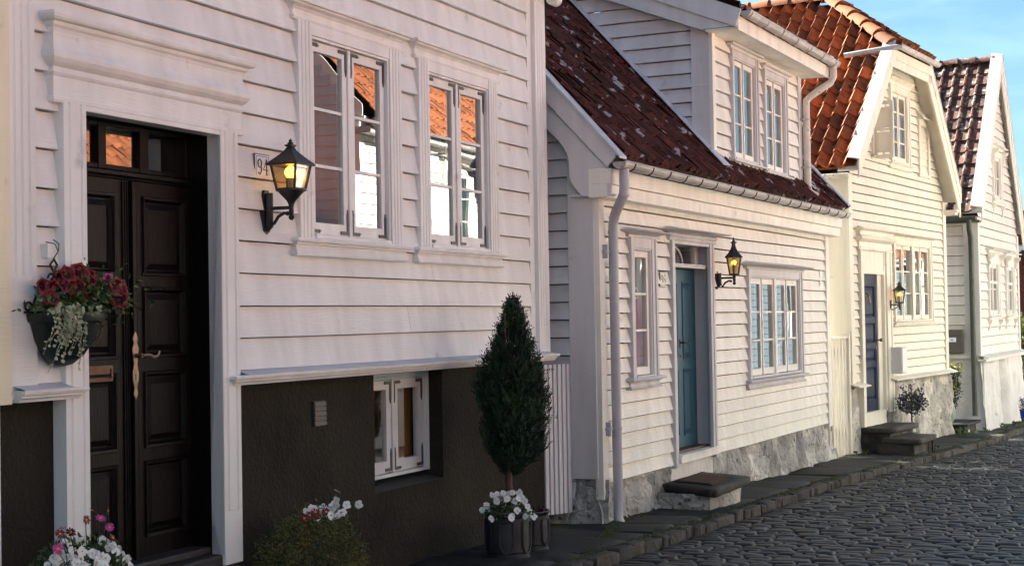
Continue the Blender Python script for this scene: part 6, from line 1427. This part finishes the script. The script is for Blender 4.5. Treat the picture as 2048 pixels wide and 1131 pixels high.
# --- round headed standard in a white pot
pc = FC.w(1.86, -.32, 0); T = tag(empty('potted_standard', (pc.x, pc.y, -.245), FC.rz), 'small round headed purple flowered tree in white pot beside the cream house steps', 'potted tree')
mb = MB(); mb.lathe([(.09, 0), (.12, .20), (.135, .205), (.135, .235), (.12, .235), (.115, .215), (.01, .21)], (0, 0, 0), 24); mb.build('pot', 'whitepot', T, smooth=True)
mb = MB(); mb.tube([(0, 0, .2), (.01, 0, .4), (-.005, 0, .58), (0, 0, .8)], [.013, .012, .011, .006], 8)
rl = random.Random(15)
for k in range(14): 
    v = rdir(rl, .3); mb.tube([(0, 0, .58+.01*k), Vector((0, 0, .66))+v*.12, Vector((0, 0, .68))+v*.2], [.005, .004, .002], 5)
mb.build('trunk', 'bark', T, smooth=True)
mb = MB(); pp = []
for k in range(900):
    v = rdir(rl); r = rl.uniform(.25, 1)**.6*(1+.25*noise.noise(v*2.2)); p = Vector((v.x*.26*r, v.y*.22*r, .68+v.z*.18*r+(.08 if abs(v.x) < .25 and v.z > .6 else 0))); leafquad(mb, p, rdir(rl)+v*.5, .022, .042, rl)
    if r > .85 and rl.random() < .16: pp.append(p)
mb.build('foliage', 'leafdark', T)
mb = MB(); mb.lathe2([(0, .004), (.016, .008), (.022, 0)], (0, 0, 0), 7, 1, 1, 1); fb = mb.build('flower', 'petalpurple'); scatter_blooms(T, fb, pp[:70], rl, (-.5, -.7, .4), .5, (.8, 1.3))
# --- climber in the gap
pc = FD.w(-.85, .40, 0); T = tag(empty('leafy_shrub', (pc.x, pc.y, -.145), FD.rz), 'leafy shrub with yellow green tips in pale vase in gap beyond cream house', 'shrub')
mb = MB(); mb.lathe([(.05, 0), (.085, .1), (.095, .2), (.07, .32), (.055, .36), (.06, .37), (.05, .37), (.01, .34)], (-.1, -.05, 0), 20); mb.build('pot', 'celadon', T, smooth=True)
mb = MB()
for k in range(10):
    a = rl.uniform(0, 6.3); q = Vector((.28*cos(a)*rl.random(), .2*sin(a), rl.uniform(.6, .95))); mb.tube([(-.1, -.05, .33), Vector((-.05, 0, .5))+rdir(rl)*.05, q], [.01, .007, .003], 6)
mb.build('stems', 'bark', T)
mb = MB()
for k in range(1500):
    z = rl.uniform(.22, .98); w_ = .30*sin(pi*min(1, (z-.15)/.95))**.7*(1+.35*noise.noise((z*6, k % 7, 0))); a = rl.uniform(0, 2*pi); r = w_*sqrt(rl.random())
    leafquad(mb, Vector((r*cos(a)*1.1+.06*sin(z*5), r*sin(a)*.8, z)), rdir(rl, .1), .03, .055, rl)
mb.build('foliage', 'leafdark', T)
mb = MB()
for k in range(420):
    z = rl.choice([rl.uniform(.82, 1.02), rl.uniform(.86, 1.0), rl.uniform(.5, .7)]); a = rl.uniform(0, 2*pi); r = .26*sqrt(rl.random())*(1 if z > .75 else .8); leafquad(mb, Vector((r*cos(a)-.05, r*sin(a)*.8-.05, z)), rdir(rl, .5), .03, .05, rl)
mb.build('young_leaves', 'leafyellow', T)
# --- blue pot
pc = FB.w(20.35, -.72, 0); T = tag(empty('potted_lobelia', (pc.x, pc.y, zg(20.35)), FB.rz), 'purple flowering plant in glossy blue pot at the far corner of the gable house', 'potted plant')
mb = MB(); mb.lathe([(.12, 0), (.20, .06), (.24, .16), (.255, .20), (.25, .22), (.23, .22), (.22, .19), (.01, .18)], (0, 0, 0), 28); mb.build('pot', 'blueglaze', T, smooth=True)
mb = MB(); mb2 = MB()
for k in range(900):
    v = rdir(rl); v.z = abs(v.z); p = Vector((v.x*.34, v.y*.3, .2+v.z*.25))*rl.uniform(.8, 1); leafquad(mb if k % 3 else mb2, p, rdir(rl)+v, .022, .04, rl)
mb.build('foliage', 'leafdark', T); mb2.build('flowers', 'petalpurple', T)
# --- hedge before the brick house
T = tag(empty('hedge', FB.w(27.6, .5, zg(27)), FB.rz), 'green and olive hedge before the brick house at the far right edge', 'hedge')
mb = MB()
for k in range(9000):
    p = Vector((rl.uniform(-1.2, 1.2), rl.uniform(-1.0, 2.6), 0)); top = 2.2+.18*noise.noise((p.x*2, p.y*2, 5)); p.z = top*rl.random()**.6; bul = 1+.15*noise.noise((p.y*2.5, p.z*2.5, 1)); p.x *= bul
    leafquad(mb, p, rdir(rl, .4), .05, .08, rl)
mb.build('foliage', 'leaf', T)
mb = MB()
for k in range(1600):
    p = Vector((rl.uniform(-1.2, .4), rl.uniform(-1.0, 2.6), 0)); p.z = 1.9+.3*rl.random(); leafquad(mb, p, rdir(rl, .6), .05, .08, rl)
mb.build('young_leaves', 'leafyellow', T)
mb = MB()
for k in range(12): mb.tube([(rl.uniform(-.5, .5), -1+k*.3, -.2), (rl.uniform(-.6, .6), -1+k*.3, 1.4)], .03, 5)
mb.build('stems', 'bark', T)
# --- weeds along the foundations
mb = MB()
def weed(p, n, h, s=.03):
    for k in range(n):
        a = rl.uniform(0, 6.3); leafquad(mb, Vector(p)+Vector((cos(a)*.05*rl.random(), sin(a)*.05*rl.random(), h*rl.random()*.7)), rdir(rl, .9), s*.7, s*rl.uniform(.8, 1.6), rl)
for (F_, x, y, n, h) in ((FC, 4.6, -.32, 70, .2), (FC, 4.75, -.30, 60, .26), (FC, 4.9, -.34, 50, .15), (FC, 5.3, -.3, 60, .12), (FC, 5.6, -.35, 50, .12), (FD, .25, -.33, 60, .16), (FD, .5, -.34, 50, .12), (FD, -.6, -.2, 40, .1), (FD, 1.9, -.3, 60, .1), (FD, 2.4, -.3, 50, .08), (FB, 8.9, -.12, 30, .08), (FB, 9.2, -.2, 30, .06), (FC, 1.5, -.75, 30, .07)):
    w_ = F_.w(x, y); u_ = (w_-FB.o).dot(FB.ax); weed((w_.x, w_.y, zg(u_)-.01), n, h)
tag(mb.build('weeds', 'leaf'), kind='stuff')
# --- things on the brick house
T = tag(empty('street_sign', FB.w(30.97, .52, 3.42), FB.rz-pi/2), 'tiny white rectangular sign on the brick wall at the far right', 'sign')
mb = MB(); mb.box(-.25, .25, -.02, 0, -.11, .11); mb.build('plate', 'enamel', T, bevel=.004)
mb = MB(); mb.box(-.235, .235, -.024, -.02, .085, .095); mb.box(-.235, .235, -.024, -.02, -.095, -.085); mb.build('plate_border', 'black', T)
"""bricklamp"""
lb = lantern(Frame(FB.w(31, 0.30, 0), FB.rz-pi/2), 0.0, 2.95, 3.30, 3.5, 3.58, .10, .16, .35, 6, 'black lantern on the brick wall at the far right edge of the picture', (2.6, 2.95), 2.88, .2, 1, .4)
